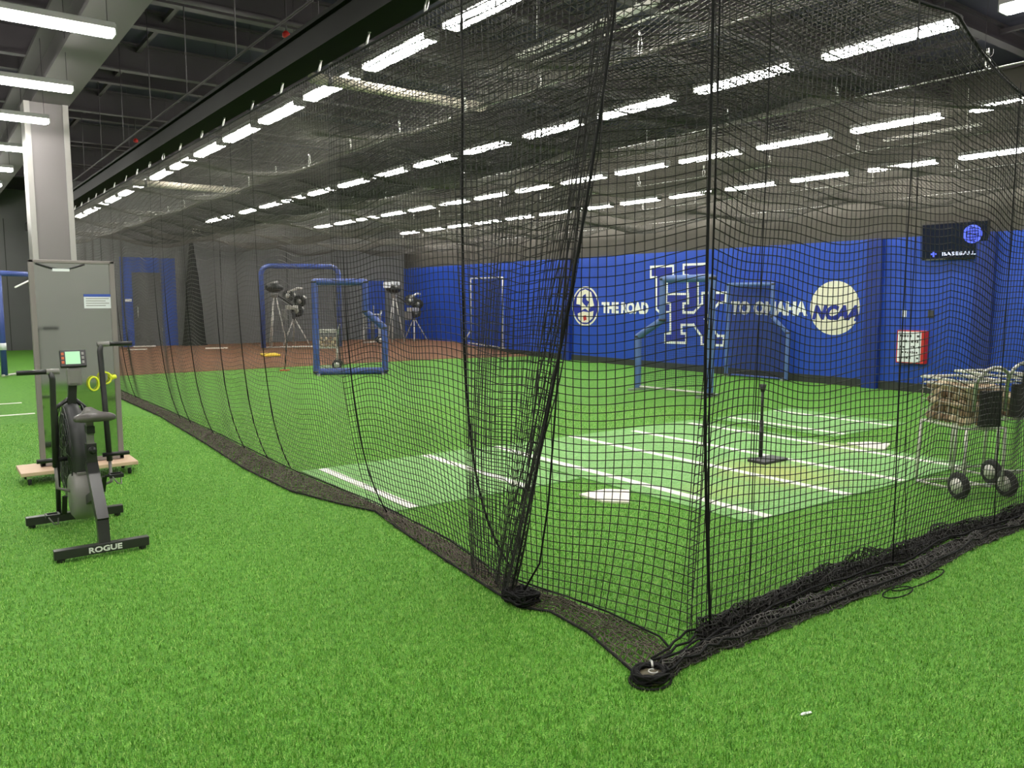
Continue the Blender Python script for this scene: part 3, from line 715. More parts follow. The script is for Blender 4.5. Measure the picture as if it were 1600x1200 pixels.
tag(wtext('THE ROAD', 14.80, 1.47, 1.70, .30, 'white', 'wall_lettering', bold=.055), 'white words THE ROAD painted on the blue wall', 'lettering')
tag(wtext('TO OMAHA', 10.48, 1.50, 1.92, .30, 'white', 'wall_lettering', bold=.055), 'white words TO OMAHA painted on the blue wall', 'lettering')
# NCAA disc
nc = empty('wall_logo', (XF, 8.93, 1.52), label='cream round emblem with NCAA lettering painted on the blue wall', cat='logo')
part(MB().lathe([(.535, -.004), (.535, 0)], (0, 0, 0), 'x', 48), 'disc', M['cream'], nc)
t_ = wtext('NCAA', 8.90, 1.43, 1.02, .30, 'logo_blue', 'lettering', e=.008, bold=.06, shear=.25); reroot(t_, nc)
reroot(MB().box(XF-.006, XF-.004, 8.36, 8.50, 1.27, 1.32).build('mark', M['wall_blue']), nc)
# round seal
se = empty('wall_logo', (XF, 16.3, 1.5), label='round cream and blue seal painted on the blue wall left of the words THE ROAD', cat='logo')
part(MB().lathe([(.54, -.003), (.54, 0)], (0, 0, 0), 'x', 40), 'outer_ring', M['cream'], se)
part(MB().lathe([(.49, -.005), (.49, -.003)], (0, 0, 0), 'x', 40), 'inner_disc', M['logo_blue'], se)
def blob(pts, name, m, e): part(MB().poly([(-e, -y, z) for y, z in pts], (-.002, 0, 0)), name, M[m], se)
blob([(-.22, .40), (0, .46), (.24, .38), (.30, .18), (.36, .02), (.20, -.02), (.16, -.14), (.0, -.06), (-.16, -.12), (-.2, .04), (-.36, .06), (-.34, .26)], 'emblem_shape', 'cream', .006)
blob([(-.30, -.20), (-.08, -.14), (.16, -.16), (.34, -.12), (.30, -.32), (.10, -.44), (-.12, -.44), (-.28, -.34)], 'emblem_shape', 'cream', .006)
blob([(-.10, .28), (.02, .34), (.05, .18), (.16, .12), (.08, -.02), (-.04, .05), (-.12, .12)], 'emblem_mark', 'logo_blue', .009)
blob([(-.08, -.26), (.04, -.24), (.07, -.36), (-.05, -.40)], 'emblem_mark', 'red', .009)

# TV
tv = empty('television', (XR-.10, 6.66, 2.70), label='black wall television showing a blue globe and the word BASEBALL', cat='television'); tv.rotation_euler = (0, math.radians(-6), 0)
part(MB().box(-.03, .02, -.56, .56, -.32, .32, .012), 'casing', M['black'], tv)
part(MB().box(-.033, -.030, -.54, .54, -.295, .30), 'screen', M['tv'], tv)
part(MB().box(.02, .07, -.15, .15, -.12, .12), 'wall_bracket', M['dark'], tv)
scr = MB()
gl = part(MB().lathe([(.155, -.003), (.155, 0)], (-.034, -.30, .10), 'x', 32), 'globe_picture', M['tv_blue'], tv)
gm = MB()
for a in range(-2, 3):
    ww = .15*math.cos(a*.5); gm.box(-.0395, -.0375, -.30-ww*.7, -.30+ww*.7, .10+a*.05-.006, .10+a*.05+.006)
    gm.box(-.0395, -.0375, -.30+a*.05-.005, -.30+a*.05+.005, .10-ww*.7, .10+ww*.7)
part(gm, 'globe_pattern', M['tv'], tv)
bt = text_mesh('BASEBALL', .56, .06, 'screen_text', M['tv_white'], bold=.02); bt.parent = tv; bt.rotation_euler = RX; bt.location = (-.036, -.08, -.215)
part(MB().box(-.037, -.034, .30, .40, -.225, -.195).box(-.037, -.034, .335, .365, -.26, -.16), 'screen_mark', M['tv_blue'], tv)
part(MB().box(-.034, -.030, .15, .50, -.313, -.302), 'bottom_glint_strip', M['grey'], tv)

# red cabinet with printed white panel
ca = empty('wall_cabinet', (XR-.02, 7.32, .83), label='red cabinet with a printed white front panel low on the blue wall', cat='cabinet')
part(MB().box(-.12, 0, -.26, .26, -.30, .30, .01), 'casing', M['red'], ca)
part(MB().box(-.124, -.12, -.19, .235, -.28, .28), 'front_panel', M['paper'], ca)
g_ = MB(); rr2 = random.Random(3)
for zz, hh in ((.20, .05), (.10, .05), (.00, .05), (-.10, .05), (-.20, .05)):
    y = .20
    while y > -.15:
        wd_ = rr2.uniform(.02, .045)
        if rr2.random() < .8: g_.box(-.126, -.124, y-wd_, y, zz-hh/2*rr2.uniform(.5, 1), zz+hh/2*rr2.uniform(.4, 1))
        y -= wd_+rr2.uniform(.008, .02)
part(g_, 'printed_marks', M['dark'], ca)
sw = empty('light_switch', (XR-.02, 7.52, 1.43), label='small pale switch on the blue wall above the red cabinet', cat='switch')
part(MB().box(-.012, 0, -.04, .04, -.06, .06, .004), 'plate', M['paper'], sw); part(MB().box(-.022, -.012, -.01, .01, -.02, .02), 'toggle', M['white'], sw)
o = MB().box(XR-.06, XR-.02, 6.98, 7.08, 1.36, 1.5, .01).build('call_point', M['dark']); tag(o, 'small dark box on the blue wall right of the pale switch', 'wall box')

# ================================================================== SCREENS
def path_frame(name, pts, r, m, root, closed=True, n=10):
    return part(MB().tube(pts, r, n, closed=closed), name, m, root)
def panel_net(pts2, root, m='screen_net', step=.055, r=.0022, hem=0):
    # clip a grid of twine to a polygon given in local (x,z)
    mb_pts = pts2; xs_ = [p[0] for p in pts2]; zs_ = [p[1] for p in pts2]; mb = MB()
    def cuts(c, ax):
        out = []
        for i in range(len(mb_pts)):
            a = mb_pts[i]; b = mb_pts[(i+1) % len(mb_pts)]
            if (a[ax]-c)*(b[ax]-c) < 0:
                t = (c-a[ax])/(b[ax]-a[ax]); out.append(a[1-ax]+t*(b[1-ax]-a[1-ax]))
        return sorted(out)
    def twine(a, b): mb.tube([a, b], r, 3, cap=False, sm=False)
    c = min(xs_)+step/2
    while c < max(xs_):
        q = cuts(c, 0)
        for k in range(0, len(q)-1, 2): twine((c, 0, q[k]), (c, 0, q[k+1]))
        c += step
    c = min(zs_)+step/2
    while c < max(zs_):
        q = cuts(c, 1)
        for k in range(0, len(q)-1, 2): twine((q[k], 0, c), (q[k+1], 0, c))
        c += step
    return part(mb, 'netting', M[m], root)
def lscreen(loc, rz, W, H, nx, nz0, nz1, lab, pad='blue_pad', r=.045, flip=1, m='screen_net', step=.055, grp=None, bottom='blue_pad', nr=.0024, foot=.30):
    root = empty('pitching_screen', loc, rz, label=lab, cat='protective screen')
    # local x from 0..W ; notch removes the far top corner
    pl_ = [(0, r), (W, r), (W, nz0), (nx, nz1), (nx, H-r), (0, H-r)]
    P3 = [(x*flip, 0, z) for x, z in pl_]
    names = ['bottom_pad', 'side_pad', 'slanted_pad', 'upper_side_pad', 'top_pad', 'side_pad']
    for i in range(6):
        a = Vector(P3[i]); b = Vector(P3[(i+1) % 6]); t = (b-a).normalized()
        rr = r if not (i == 0 and bottom != pad) else .02
        part(MB().tube([a-t*rr*.6, a+t*.02, b-t*.02, b+t*rr*.6], [rr*.8, rr, rr, rr*.8], 10), names[i], M[bottom if i == 0 else pad], root)
        part(MB().lathe([(rr*1.12, -.02), (rr*1.15, 0), (rr*1.12, .02)], n=10), 'joint_wrap', M['dark'], root).location = b
    panel_net([(x*flip, z) for x, z in pl_], root, m=m, step=step, r=nr)
    for x in (.05, W-.05):
        part(MB().box(x*flip-.03, x*flip+.03, -foot, foot, 0, .04), 'foot', M['steel'], root)
    return root
a1 = math.atan2(16.27-16.91, 8.47-7.09)
lscreen((7.09, 16.91, 0), a1, 1.52, 2.15, 1.10, 1.05, 1.42, 'blue padded L shaped screen around a ball cart, in the middle of the green', r=.075)
a2 = math.atan2(9.13-10.71, 10.88-10.74)
s2 = lscreen((10.93, 8.98, 0), a2+math.pi, 1.60, 2.12, 1.05, 1.0, 1.32, 'faded blue L shaped screen in front of the large wall logo', pad='faded_pad', r=.065, step=.04, bottom='wire')
lscreen((14.30, 11.30, 0), math.atan2(-1, .08), 1.45, 2.05, 1.08, 1.0, 1.33, 'darker blue screen with a cut corner leaning at the wall under the words TO OMAHA', pad='faded_pad', r=.042, step=.03, nr=.0034, foot=.10)
# big rounded frame on the clay
def zc(y): return float(np.interp(y, [19.35, 21.5, 23.3, 30], [0, .13, .25, .25]))
bf = empty('pitching_screen', (8.03, 23.0, .25), math.atan2(-.6, 1.9), label='large blue framed screen with rounded top corners on the clay', cat='protective screen')
Wb, Hb, R_ = 2.20, 2.40, .24
pts = [(0, 0, .03), (0, 0, Hb-R_)]+[(R_-R_*math.cos(t), 0, Hb-R_+R_*math.sin(t)) for t in np.linspace(.2, math.pi/2, 6)]+[(Wb-R_+R_*math.sin(t), 0, Hb-R_+R_*math.cos(t)) for t in np.linspace(0, 1.4, 6)]+[(Wb, 0, Hb-R_), (Wb, 0, .03)]
part(MB().tube(pts, .075, 10), 'padded_frame', M['blue_pad'], bf)
part(MB().tube([(0, 0, .04), (Wb, 0, .04)], .022, 8), 'bottom_bar', M['wire'], bf)
part(MB().tube([(0, 0, .04), (-.0, .7, .04)], .02, 8).tube([(Wb, 0, .04), (Wb, .7, .04)], .02, 8), 'foot_bar', M['wire'], bf)
panel_net([(0, .05), (Wb, .05), (Wb, Hb-.05), (0, Hb-.05)], bf, m='rope', step=.09, r=.002)
# pale leaning screen by the wall
ps = empty('pitching_screen', (14.30, 19.75, .10), math.atan2(1.7, .0), label='thin pale framed dark net screen standing close to the blue wall on the clay edge', cat='protective screen')
for a, b, nm in (((0, 0, .1), (0, 0, 2.25), 'side_bar'), ((1.75, 0, .18), (1.75, 0, 2.25), 'side_bar'), ((0, 0, 2.25), (1.75, 0, 2.25), 'top_bar'), ((-.1, 0, .1), (1.9, 0, .18), 'bottom_bar'), ((1.75, 0, .6), (2.2, .0, .17), 'brace')):
    part(MB().tube([a, b], .022, 8), nm, M['wire'], ps)
panel_net([(0, .12), (1.75, .12), (1.75, 2.25), (0, 2.25)], ps, m='rope', step=.045, r=.0028)
# blue frame at the far left
lf = empty('pitching_screen', (1.42, 20.4, 0), math.radians(48), label='blue padded frame at the left edge behind the rolling mirror', cat='protective screen')
part(MB().tube([(0, 0, .05), (0, 0, 2.2)], .06, 10), 'side_pad', M['blue_pad'], lf)
part(MB().tube([(1.5, 0, .05), (1.5, 0, 2.2)], .06, 10), 'side_pad', M['blue_pad'], lf)
part(MB().tube([(0, 0, 2.25), (1.5, 0, 2.25)], .06, 10), 'top_pad', M['blue_pad'], lf)
part(MB().tube([(0.1, -.3, 1.95), (1.2, 0, 2.2)], .02, 8), 'brace', M['white'], lf)
part(MB().tube([(-.1, -.02, .05), (1.5, 0, .05)], .025, 8), 'bottom_bar', M['wire'], lf)
part(MB().tube([(0, 0, .6), (.0, 0, .75)], .066, 10), 'strap_wrap', M['paper'], lf)

# ================================================================== PITCHING MACHINES
def feeder(loc, rz, lab, s=1.0, cups=False):
    r = empty('ball_feeder', loc, rz, label=lab, cat='ball feeder')
    part(MB().ball((0, 0, 1.82*s), .27, 16, 8, (1.05, .9, .55)), 'hopper', M['black'], r)
    part(MB().tube([(-.24, -.02, 1.90*s), (.10, -.04, 1.98*s)], .055, 10), 'hopper_lid', M['grey'], r)
    if cups: part(MB().box(-.36, -.20, -.1, .1, 1.86*s, 2.06*s, .02).box(-.08, .02, -.1, .1, 1.96*s, 2.08*s, .02).box(.12, .22, -.1, .1, 1.96*s, 2.08*s, .02), 'pale_bracket', M['paper'], r)
    part(MB().lathe([(.05, 1.5*s), (.10, 1.56*s), (.12, 1.66*s)], n=14), 'motor_cup', M['grey'], r)
    part(MB().tube([(.05, 0, 1.60*s), (.3, -.05, 1.48*s), (.55, -.1, 1.28*s)], .03, 8), 'feed_chute', M['dark'], r)
    for a in (-2.5, -.5, 1.6):
        part(MB().tube([(.04*math.cos(a), .04*math.sin(a), 1.58*s), (.33*math.cos(a), .33*math.sin(a), .02)], .018, 8), 'leg', M['wire'], r)
    return r
def machine(loc, rz, lab, s=1.0):
    r = empty('pitching_machine', loc, rz, label=lab, cat='pitching machine')
    part(MB().box(-.16, .16, -.10, .10, 1.02*s, 1.14*s, .02), 'head_plate', M['wire'], r)
    part(MB().box(-.27, -.12, -.07, .09, .72*s, 1.02*s, .02), 'control_box', M['grey'], r)
    for (x, z, tilt) in ((-.08, 1.40, .3), (.22, 1.26, -.2), (.14, .98, .1)):
        w_ = part(MB().lathe([(.10, -.035), (.165, -.05), (.17, 0), (.165, .05), (.10, .035)], (0, 0, 0), 'x', 20), 'throwing_wheel', M['rubber'], r)
        w_.location = (x, .02, z*s); w_.rotation_euler = (0, tilt, .9)
        h = MB().lathe([(.03, -.06), (.075, -.04), (.075, .04), (.03, .06)], (0, 0, 0), 'x', 14); h = h.build('hub', M['steel']); h.parent = w_
        mo = part(MB().lathe([(.05, 0), (.055, .02), (.055, .15), (.03, .16)], (0, 0, 0), 'x', 14), 'motor', M['wire'], r); mo.location = (x+.05, .05, z*s+.02); mo.rotation_euler = (0, -.5+tilt, .6)
    part(MB().tube([(-.10, 0, 1.5*s), (.18, -.02, 1.62*s), (.3, -.02, 1.60*s)], .035, 10), 'ball_chute', M['wire'], r)
    part(MB().tube([(.05, 0, .95*s), (.05, 0, .72*s)], .04, 10), 'pivot', M['dark'], r)
    for a in (-2.4, -.4, 1.57):
        part(MB().tube([(.05, 0, .80*s), (.05+.42*math.cos(a), .42*math.sin(a), .02)], .018, 8), 'leg', M['wire'], r)
    r.scale = (1.15, 1.15, 1.12)
    part(MB().tube([(-.18, -.02, .75*s), (-.25, -.05, .5*s), (-.12, .0, .3*s)], .008, 5), 'cable', M['rubber'], r)
    return r
feeder((8.60, 23.55, .25), .2, 'ball feeder on pale legs inside the large rounded blue frame', .98)
machine((9.30, 24.0, .25), -.3, 'pitching machine with pale wheels inside the large rounded blue frame', .98)
feeder((12.65, 23.6, .25), .2, 'ball feeder with pale brackets at the far corner before the blue wall', .97, cups=True)
machine((13.70, 24.2, .25), .3, 'pitching machine at the far corner before the blue wall', .9)
# thin dark stand with red foot
st = empty('pole_stand', (6.9, 18.35, 0), label='thin dark pole stand with reddish foot left of the L shaped screen', cat='stand')
part(MB().tube([(0, 0, .02), (.05, 0, .55), (.08, 0, .95)], .014, 6), 'pole', M['rubber'], st)
part(MB().tube([(-.12, 0, .015), (.12, .02, .015)], .02, 6).tube([(0, -.12, .015), (.0, .12, .015)], .02, 6), 'foot', M['orange'], st)

# ================================================================== BALL CARTS
_nt = M['leatherball'].node_tree; _oi = _nt.nodes.new('ShaderNodeObjectInfo'); _rp = _nt.nodes.new('ShaderNodeValToRGB')
_rp.color_ramp.elements[0].color = (0.20, 0.11, 0.055, 1); _rp.color_ramp.elements[1].color = (0.72, 0.58, 0.40, 1)
_nt.links.new(_oi.outputs['Random'], _rp.inputs['Fac']); _nt.links.new(_rp.outputs[0], _nt.nodes['Principled BSDF'].inputs['Base Color'])
ballm = bpy.data.meshes.new('baseball')
_b = MB().ball((0, 0, 0), .037, 10, 7); ballm.from_pydata(_b.v, [], _b.f); ballm.materials.append(M['leatherball']); ballm.polygons.foreach_set('use_smooth', _b.smooth)
def baseball(x, y, z, lab, grp):
    o = bpy.data.objects.new('baseball', ballm); COL.objects.link(o); o.location = (x, y, z)
    o.rotation_euler = (random.uniform(0, 6), random.uniform(0, 6), 0); return tag(o, lab, 'baseball', grp)
def cart(loc, rz, lab, W=.44, L=.56, zb=.60, zt=1.0, wheels=True, wr_=.115, pocket=False):
    """long axis local y: wheels and handle at y=0, feet at y=L"""
    r = empty('ball_cart', loc, rz, label=lab, cat='ball cart')
    rim = lambda z, e=0: [(-W/2-e, -e, z), (W/2+e, -e, z), (W/2+e, L+e, z), (-W/2-e, L+e, z)]
    b = MB()
    for z, q in ((zt, .012), (zt-.05, .008), (zb, .010)):
        p = rim(z, .012 if z == zt else 0)
        for i in range(4): b.tube([p[i], p[(i+1) % 4]], q, 6)
    for k in range(6):
        t = k/5; x = -W/2+W*t; y = L*t
        for yy in (0, L): b.tube([(x, yy, zb), (x, yy, zt)], .0028, 4)
        for xx in (-W/2, W/2): b.tube([(xx, y, zb), (xx, y, zt)], .0028, 4)
        b.tube([(x, 0, zb), (x, L, zb)], .004, 4)
    for z in (zb+.1, zb+.2, zb+.3):
        p = rim(z)
        for i in range(4): b.tube([p[i], p[(i+1) % 4]], .0025, 4)
    part(b, 'basket', M['wire'], r)
    for sx in (-1, 1):
        part(MB().tube([(sx*W/2, L, zb), (sx*W/2, L+.02, .05)], .012, 8), 'leg', M['wire'], r)
        part(MB().tube([(sx*W/2, 0, zb), (sx*W/2, -.0, wr_)], .012, 8), 'leg', M['wire'], r)
    for sx in (-1, 1): part(MB().tube([(sx*W/2, L+.02, .03), (sx*W/2, .12, .06)], .011, 8), 'bottom_rail', M['wire'], r)
    part(MB().tube([(-W/2, L+.02, .03), (W/2, L+.02, .03)], .011, 8), 'foot_bar', M['wire'], r)
    h = [(-W/2+.04, -.02, zb+.15), (-W/2+.04, -.03, zt+.0)]+[(-(W/2-.04)*math.cos(t), -.05-.02*math.sin(t), zt+.13*math.sin(t)) for t in np.linspace(.3, math.pi-.3, 8)]+[(W/2-.04, -.03, zt), (W/2-.04, -.02, zb+.15)]
    part(MB().tube(h, .015, 8), 'handle', M['steel'], r)
    part(MB().box(-.10, .10, -.05, -.012, zb+.02, zb+.33, .01), 'pocket', M['black'], r)
    if wheels:
        for sx in (-1, 1):
            w_ = part(MB().lathe([(wr_*.62, -.022), (wr_*.9, -.026), (wr_, -.012), (wr_, .012), (wr_*.9, .026), (wr_*.62, .022)], (0, 0, 0), 'x', 28), 'wheel', M['rubber'], r)
            w_.location = (sx*(W/2+.045), 0, wr_)
            hb = MB().lathe([(.02, -.04), (.03, -.03), (wr_*.60, -.026), (wr_*.60, .026), (.03, .03), (.02, .04)], (0, 0, 0), 'x', 20).build('hub', M['wire']); hb.parent = w_
        part(MB().tube([(-W/2-.05, 0, wr_), (W/2+.05, 0, wr_)], .010, 8), 'axle', M['steel'], r)
    return r
def fill_balls(loc, rz, W, L, zb, zt, n, lab, grp, step=.0765, sides=('x-', 'y-', 'top')):
    """shell of balls against the faces in view, inside the basket"""
    ca_, sa_ = math.cos(rz), math.sin(rz); cnt = 0; pos = []
    nx_, ny_, nz_ = int((W-.09)/step)+1, int((L-.09)/step)+1, int((zt-zb-.03)/(step*.92))
    for k in range(nz_):
        for i in range(nx_):
            for j in range(ny_):
                shell = (i in (0, nx_-1)) or (j in (0, ny_-1)) or (k == nz_-1)
                if not shell: continue
                x = -W/2+.045+i*(W-.09)/max(nx_-1, 1); y = .045+j*(L-.09)/max(ny_-1, 1); z = zb+.05+k*step*.92
                if k % 2: x += .5*(W-.09)/max(nx_-1, 1)*(1 if i < nx_-1 else -.4); y += .5*(L-.09)/max(ny_-1, 1)*(1 if j < ny_-1 else -.4)
                pos.append((x, y, z))
    for (x, y, z) in pos[:n]:
        x += random.uniform(-.006, .012); y += random.uniform(-.006, .012); z += random.uniform(-.010, .010)
        baseball(loc[0]+x*ca_-y*sa_, loc[1]+x*sa_+y*ca_, loc[2]+z, lab, grp)
    return len(pos[:n])
c1 = (7.24, 2.98, 0); cart(c1, -.45, 'wire ball cart full of scuffed baseballs, nearest in front of the blue wall', pocket=True, W=.38)
fill_balls(c1, -.45, .38, .56, .60, 1.0, 170, 'scuffed baseball in the full wire ball cart nearest the front net', 'baseballs in the nearest ball cart')
c2 = (8.06, 3.06, 0); cart(c2, -.45, 'second wire ball cart at the right edge of the photo behind the nearest one', W=.38)
fill_balls(c2, -.45, .38, .56, .60, .86, 90, 'scuffed baseball in the half full ball cart at the right edge', 'baseballs in the second ball cart')
c3 = (8.15, 18.15, 0); cart(c3, 1.1, 'wire ball cart seen through the blue L shaped screen', W=.42, L=.5, zb=.52, zt=.95)
fill_balls(c3, 1.1, .42, .5, .52, .86, 40, 'baseball in the cart seen through the L shaped screen', 'baseballs in the cart behind the L shaped screen', step=.095)
cart((12.1, 23.6, .25), 1.2, 'empty pale wire cart on the clay between the screen and the far feeder', W=.42, L=.5, zb=.5, zt=.95)

# ================================================================== ROLLING MIRROR
mr = empty('rolling_mirror', (1.17, 8.55, 0), label='tall grey framed mirror on a plywood dolly behind the exercise bike', cat='mirror')
Wm = .72; zb, zt = .135, 2.06; x0, x1 = -.34, .375
part(MB().box(-.52, .46, -.24, .22, .095, .13, .006), 'plywood_base', M['wood'], mr)
for sx, sy in ((-.45, -.17), (.39, -.17), (-.45, .15), (.39, .15)):
    ca2 = part(MB().lathe([(.02, -.014), (.034, -.012), (.034, .012), (.02, .014)], (sx, sy, .036), 'x', 14), 'caster', M['rubber'], mr)
    h = MB().box(sx-.022, sx+.022, sy-.02, sy+.02, .06, .095).build('caster_fork', M['steel']); h.parent = ca2
fr = MB(); t = .045
part(MB().box(x0, x0+t, -.03, .03, zb, zt, .006), 'frame_side', M['frame_grey'], mr)
part(MB().box(x1-t, x1, -.03, .03, zb, zt, .006), 'frame_side', M['frame_grey'], mr)
part(MB().box(x0, x1, -.03, .03, zt-.03, zt, .006), 'frame_top', M['frame_grey'], mr)
part(MB().box(x0, x1, -.03, .03, zb, zb+.04, .006), 'frame_bottom', M['frame_grey'], mr)
part(MB().box(x0+t, x1-t, -.006, .006, zb+.04, zt-.03), 'mirror_glass', M['mirror'], mr)
for s_ in (-1, 1): part(MB().bar((.02+s_*.28, .03, .5), (.02+s_*.28, .20, .13), .03, .03), 'rear_brace', M['frame_grey'], mr)
sg = empty('paper_notice', (1.385, 8.535, 1.67), label='white paper notice with blue heading taped to the rolling mirror', cat='notice')
part(MB().box(-.115, .115, 0, .004, -.06, .05), 'sheet', M['paper'], sg)
part(MB().box(-.115, .115, -.001, .004, .05, .075), 'heading', M['paper_blue'], sg)
tx = MB()
for i in range(4):
    tx.box(-.10, .10-.03*(i % 2), -.0015, 0, .03-.022*i, .036-.022*i)
part(tx, 'printed_lines', M['grey'], sg)
hs = empty('strap', (1.09, 8.53, 1.99), label='dark strap with a white tag looped across the top of the mirror', cat='strap')
part(MB().tube([(-.20+.4*t, -.006, .035-.05*math.sin(math.pi*t)) for t in np.linspace(0, 1, 12)], .009, 6), 'webbing', M['black'], hs)
part(MB().box(-.07, .07, -.02, -.010, -.035, -.01), 'tag', M['paper'], hs)
yr = empty('exercise_band', (1.40, 8.50, .92), label='fluorescent yellow ring handles hooked on the right of the mirror frame', cat='exercise band')
part(MB().tube([(-.09+.045*math.cos(t), 0, -.03+.065*math.sin(t)) for t in np.linspace(0, 2*math.pi, 18, endpoint=False)], .009, 6, closed=True), 'ring', M['ring_yellow'], yr)
part(MB().tube([(.01+.05*math.cos(t), -.02, .02+.055*math.sin(t)) for t in np.linspace(0, 2*math.pi, 18, endpoint=False)], .009, 6, closed=True), 'ring', M['ring_yellow'], yr)
part(MB().tube([(.055, -.02, .02), (.10, .0, .03)], .022, 8), 'knot', M['ring_yellow'], yr)

# ================================================================== EXERCISE BIKE
bk = empty('exercise_bike', (.90, 6.3, 0), label='black fan exercise bike standing on green turf before the mirror', cat='exercise bike')
def wb(mb, name, m, lab=None): return wpart(mb, name, M[m], bk, lab)
rf = wb(MB().box(.60, 1.17, 5.74, 5.80, .025, .085, .004), 'rear_foot', 'satin')
ff = wb(MB().box(.54, 1.20, 6.76, 6.82, .025, .085, .004), 'front_foot', 'satin')
for x, y, o_ in ((.64, 5.77, rf), (1.13, 5.77, rf), (.58, 6.79, ff), (1.16, 6.79, ff)):
    q = MB().lathe([(.022, 0), (.024, .02), (.015, .027)], (x-.90, y-6.3, 0), n=12).build('foot_cap', M['rubber']); q.parent = o_
rg = text_mesh('ROGUE', .20, .038, 'foot_lettering', M['white'], bold=.03); rg.rotation_euler = (math.radians(90), 0, 0); rg.location = (.0, 5.7385-6.3, .055); rg.parent = rf
rg['label'] = 'white ROGUE lettering'
wb(MB().bar((.90, 5.79, .08), (.90, 5.82, .26), .07, .06, (0, 1, 0)).bar((.90, 5.80, .22), (.905, 6.17, .56), .072, .08), 'frame_beam', 'satin')
wb(MB().bar((.905, 6.15, .50), (.905, 6.15, .70), .065, .06, (0, 1, 0)), 'seat_tube', 'satin')
wb(MB().bar((.905, 6.15, .66), (.905, 6.14, .87), .042, .042, (0, 1, 0)), 'seat_post', 'grey')
kb = MB().lathe([(.012, 0), (.012, .03), (.026, .035), (.026, .06), (.02, .065)], (.905, 6.03, .66), 'y', 14); kb.v = [(v[0], v[1], v[2]) for v in kb.v]
wb(kb, 'seat_knob', 'black')
wb(MB().bar((.905, 6.10, .80), (.905, 6.20, .80), .05, .05), 'seat_slider', 'black')
# saddle : broad rear towards the camera, nose forward
sd = MB(); ny_, nt = 12, 14; vs = []
for i in range(ny_+1):
    t = i/ny_; y = 6.00+.30*t; hw = .135*(1-t)**.55*(.9)+.028; hw = (.132 if t < .30 else .132-.10*((t-.30)/.70)**.7); hw = hw if t > .04 else .118
    top = .93-.012*math.sin(math.pi*t)+.004*t; th = .062*(1-.35*t)
    for j in range(nt):
        a = 2*math.pi*j/nt; cx_ = math.cos(a); sz_ = math.sin(a); cx_ = math.copysign(abs(cx_)**.6, cx_); sz_ = math.copysign(abs(sz_)**.75, sz_)
        x = hw*cx_; dip = .010*(1-cx_*cx_)*(1 if sz_ > 0 else 0)
        vs.append((.925+x, y, top-th/2+th/2*sz_-.010*abs(cx_)**2*(1-t)+dip*.4))
fs = [(i*nt+j, i*nt+(j+1) % nt, (i+1)*nt+(j+1) % nt, (i+1)*nt+j) for i in range(ny_) for j in range(nt)]
fs += [tuple(range(nt))[::-1], tuple(ny_*nt+j for j in range(nt))]
sd.add(vs, fs, True); wb(sd, 'saddle', 'leather')
# fan with guard
FX, FY, FZ, FR = .865, 6.64, .58, .36
fan = wb(MB().lathe([(.05, -.055), (FR*.86, -.055), (FR*.97, -.035), (FR, 0), (FR*.97, .035), (FR*.86, .055), (.05, .055)], (FX, FY, FZ), 'x', 44), 'fan_housing', 'dark')
rg_ = MB()
for sx in (-1, 1):
    for rr_ in (.12, .2, .28, .34):
        rg_.tube([(FX-.90+sx*.062, FY-6.3+rr_*math.cos(t), FZ+rr_*math.sin(t)) for t in np.linspace(0, 2*math.pi, 36, endpoint=False)], .0045, 5, closed=True)
    for k in range(16):
        a = 2*math.pi*k/16; rg_.tube([(FX-.90+sx*.064, FY-6.3+.06*math.cos(a), FZ+.06*math.sin(a)), (FX-.90+sx*.062, FY-6.3+.33*math.cos(a), FZ+.33*math.sin(a))], .003, 4)
q = rg_.build('fan_guard', M['satin']); q.parent = fan
sl = MB()
for k in range(4): sl.box(FX-.035, FX+.035, FY-FR-.006+.012*k, FY-FR+.02+.03*k, FZ-.12-.05*k, FZ-.105-.05*k)
wb(sl, 'vent_slat', 'grey')
for x in (FX-.105, FX+.085):
    wb(MB().tube([(x, 6.79, .08), (x, 6.72, .55), (x, 6.66, .9), (FX, 6.62, .98)], .018, 8), 'fork_tube', 'satin')
wb(MB().bar((FX, 6.62, .93), (FX+.015, 6.60, 1.16), .055, .05, (0, 1, 0)), 'console_mast', 'satin')
wb(MB().box(.835, .935, 6.53, 6.60, 1.07, 1.20, .02), 'console_bracket', 'grey')
co = MB().box(-.085, .085, -.018, .018, -.065, .065, .008).build('console', M['black']); co.parent = bk; co.location = (.883-.90, 6.56-6.3, 1.265); co.rotation_euler = (math.radians(-22), 0, math.radians(-3))
q = MB().box(-.05, .045, -.0205, -.018, -.045, .05).build('display', M['lcd']); q.parent = co
q = MB()
for k in range(3): q.box(-.075, -.058, -.0215, -.018, -.04+.032*k, -.02+.032*k)
q = q.build('button', M['orange']); q.parent = co
q = MB()
for k in range(3): q.box(.055, .07, -.0215, -.018, -.04+.032*k, -.02+.032*k)
q = q.build('button', M['grey']); q.parent = co
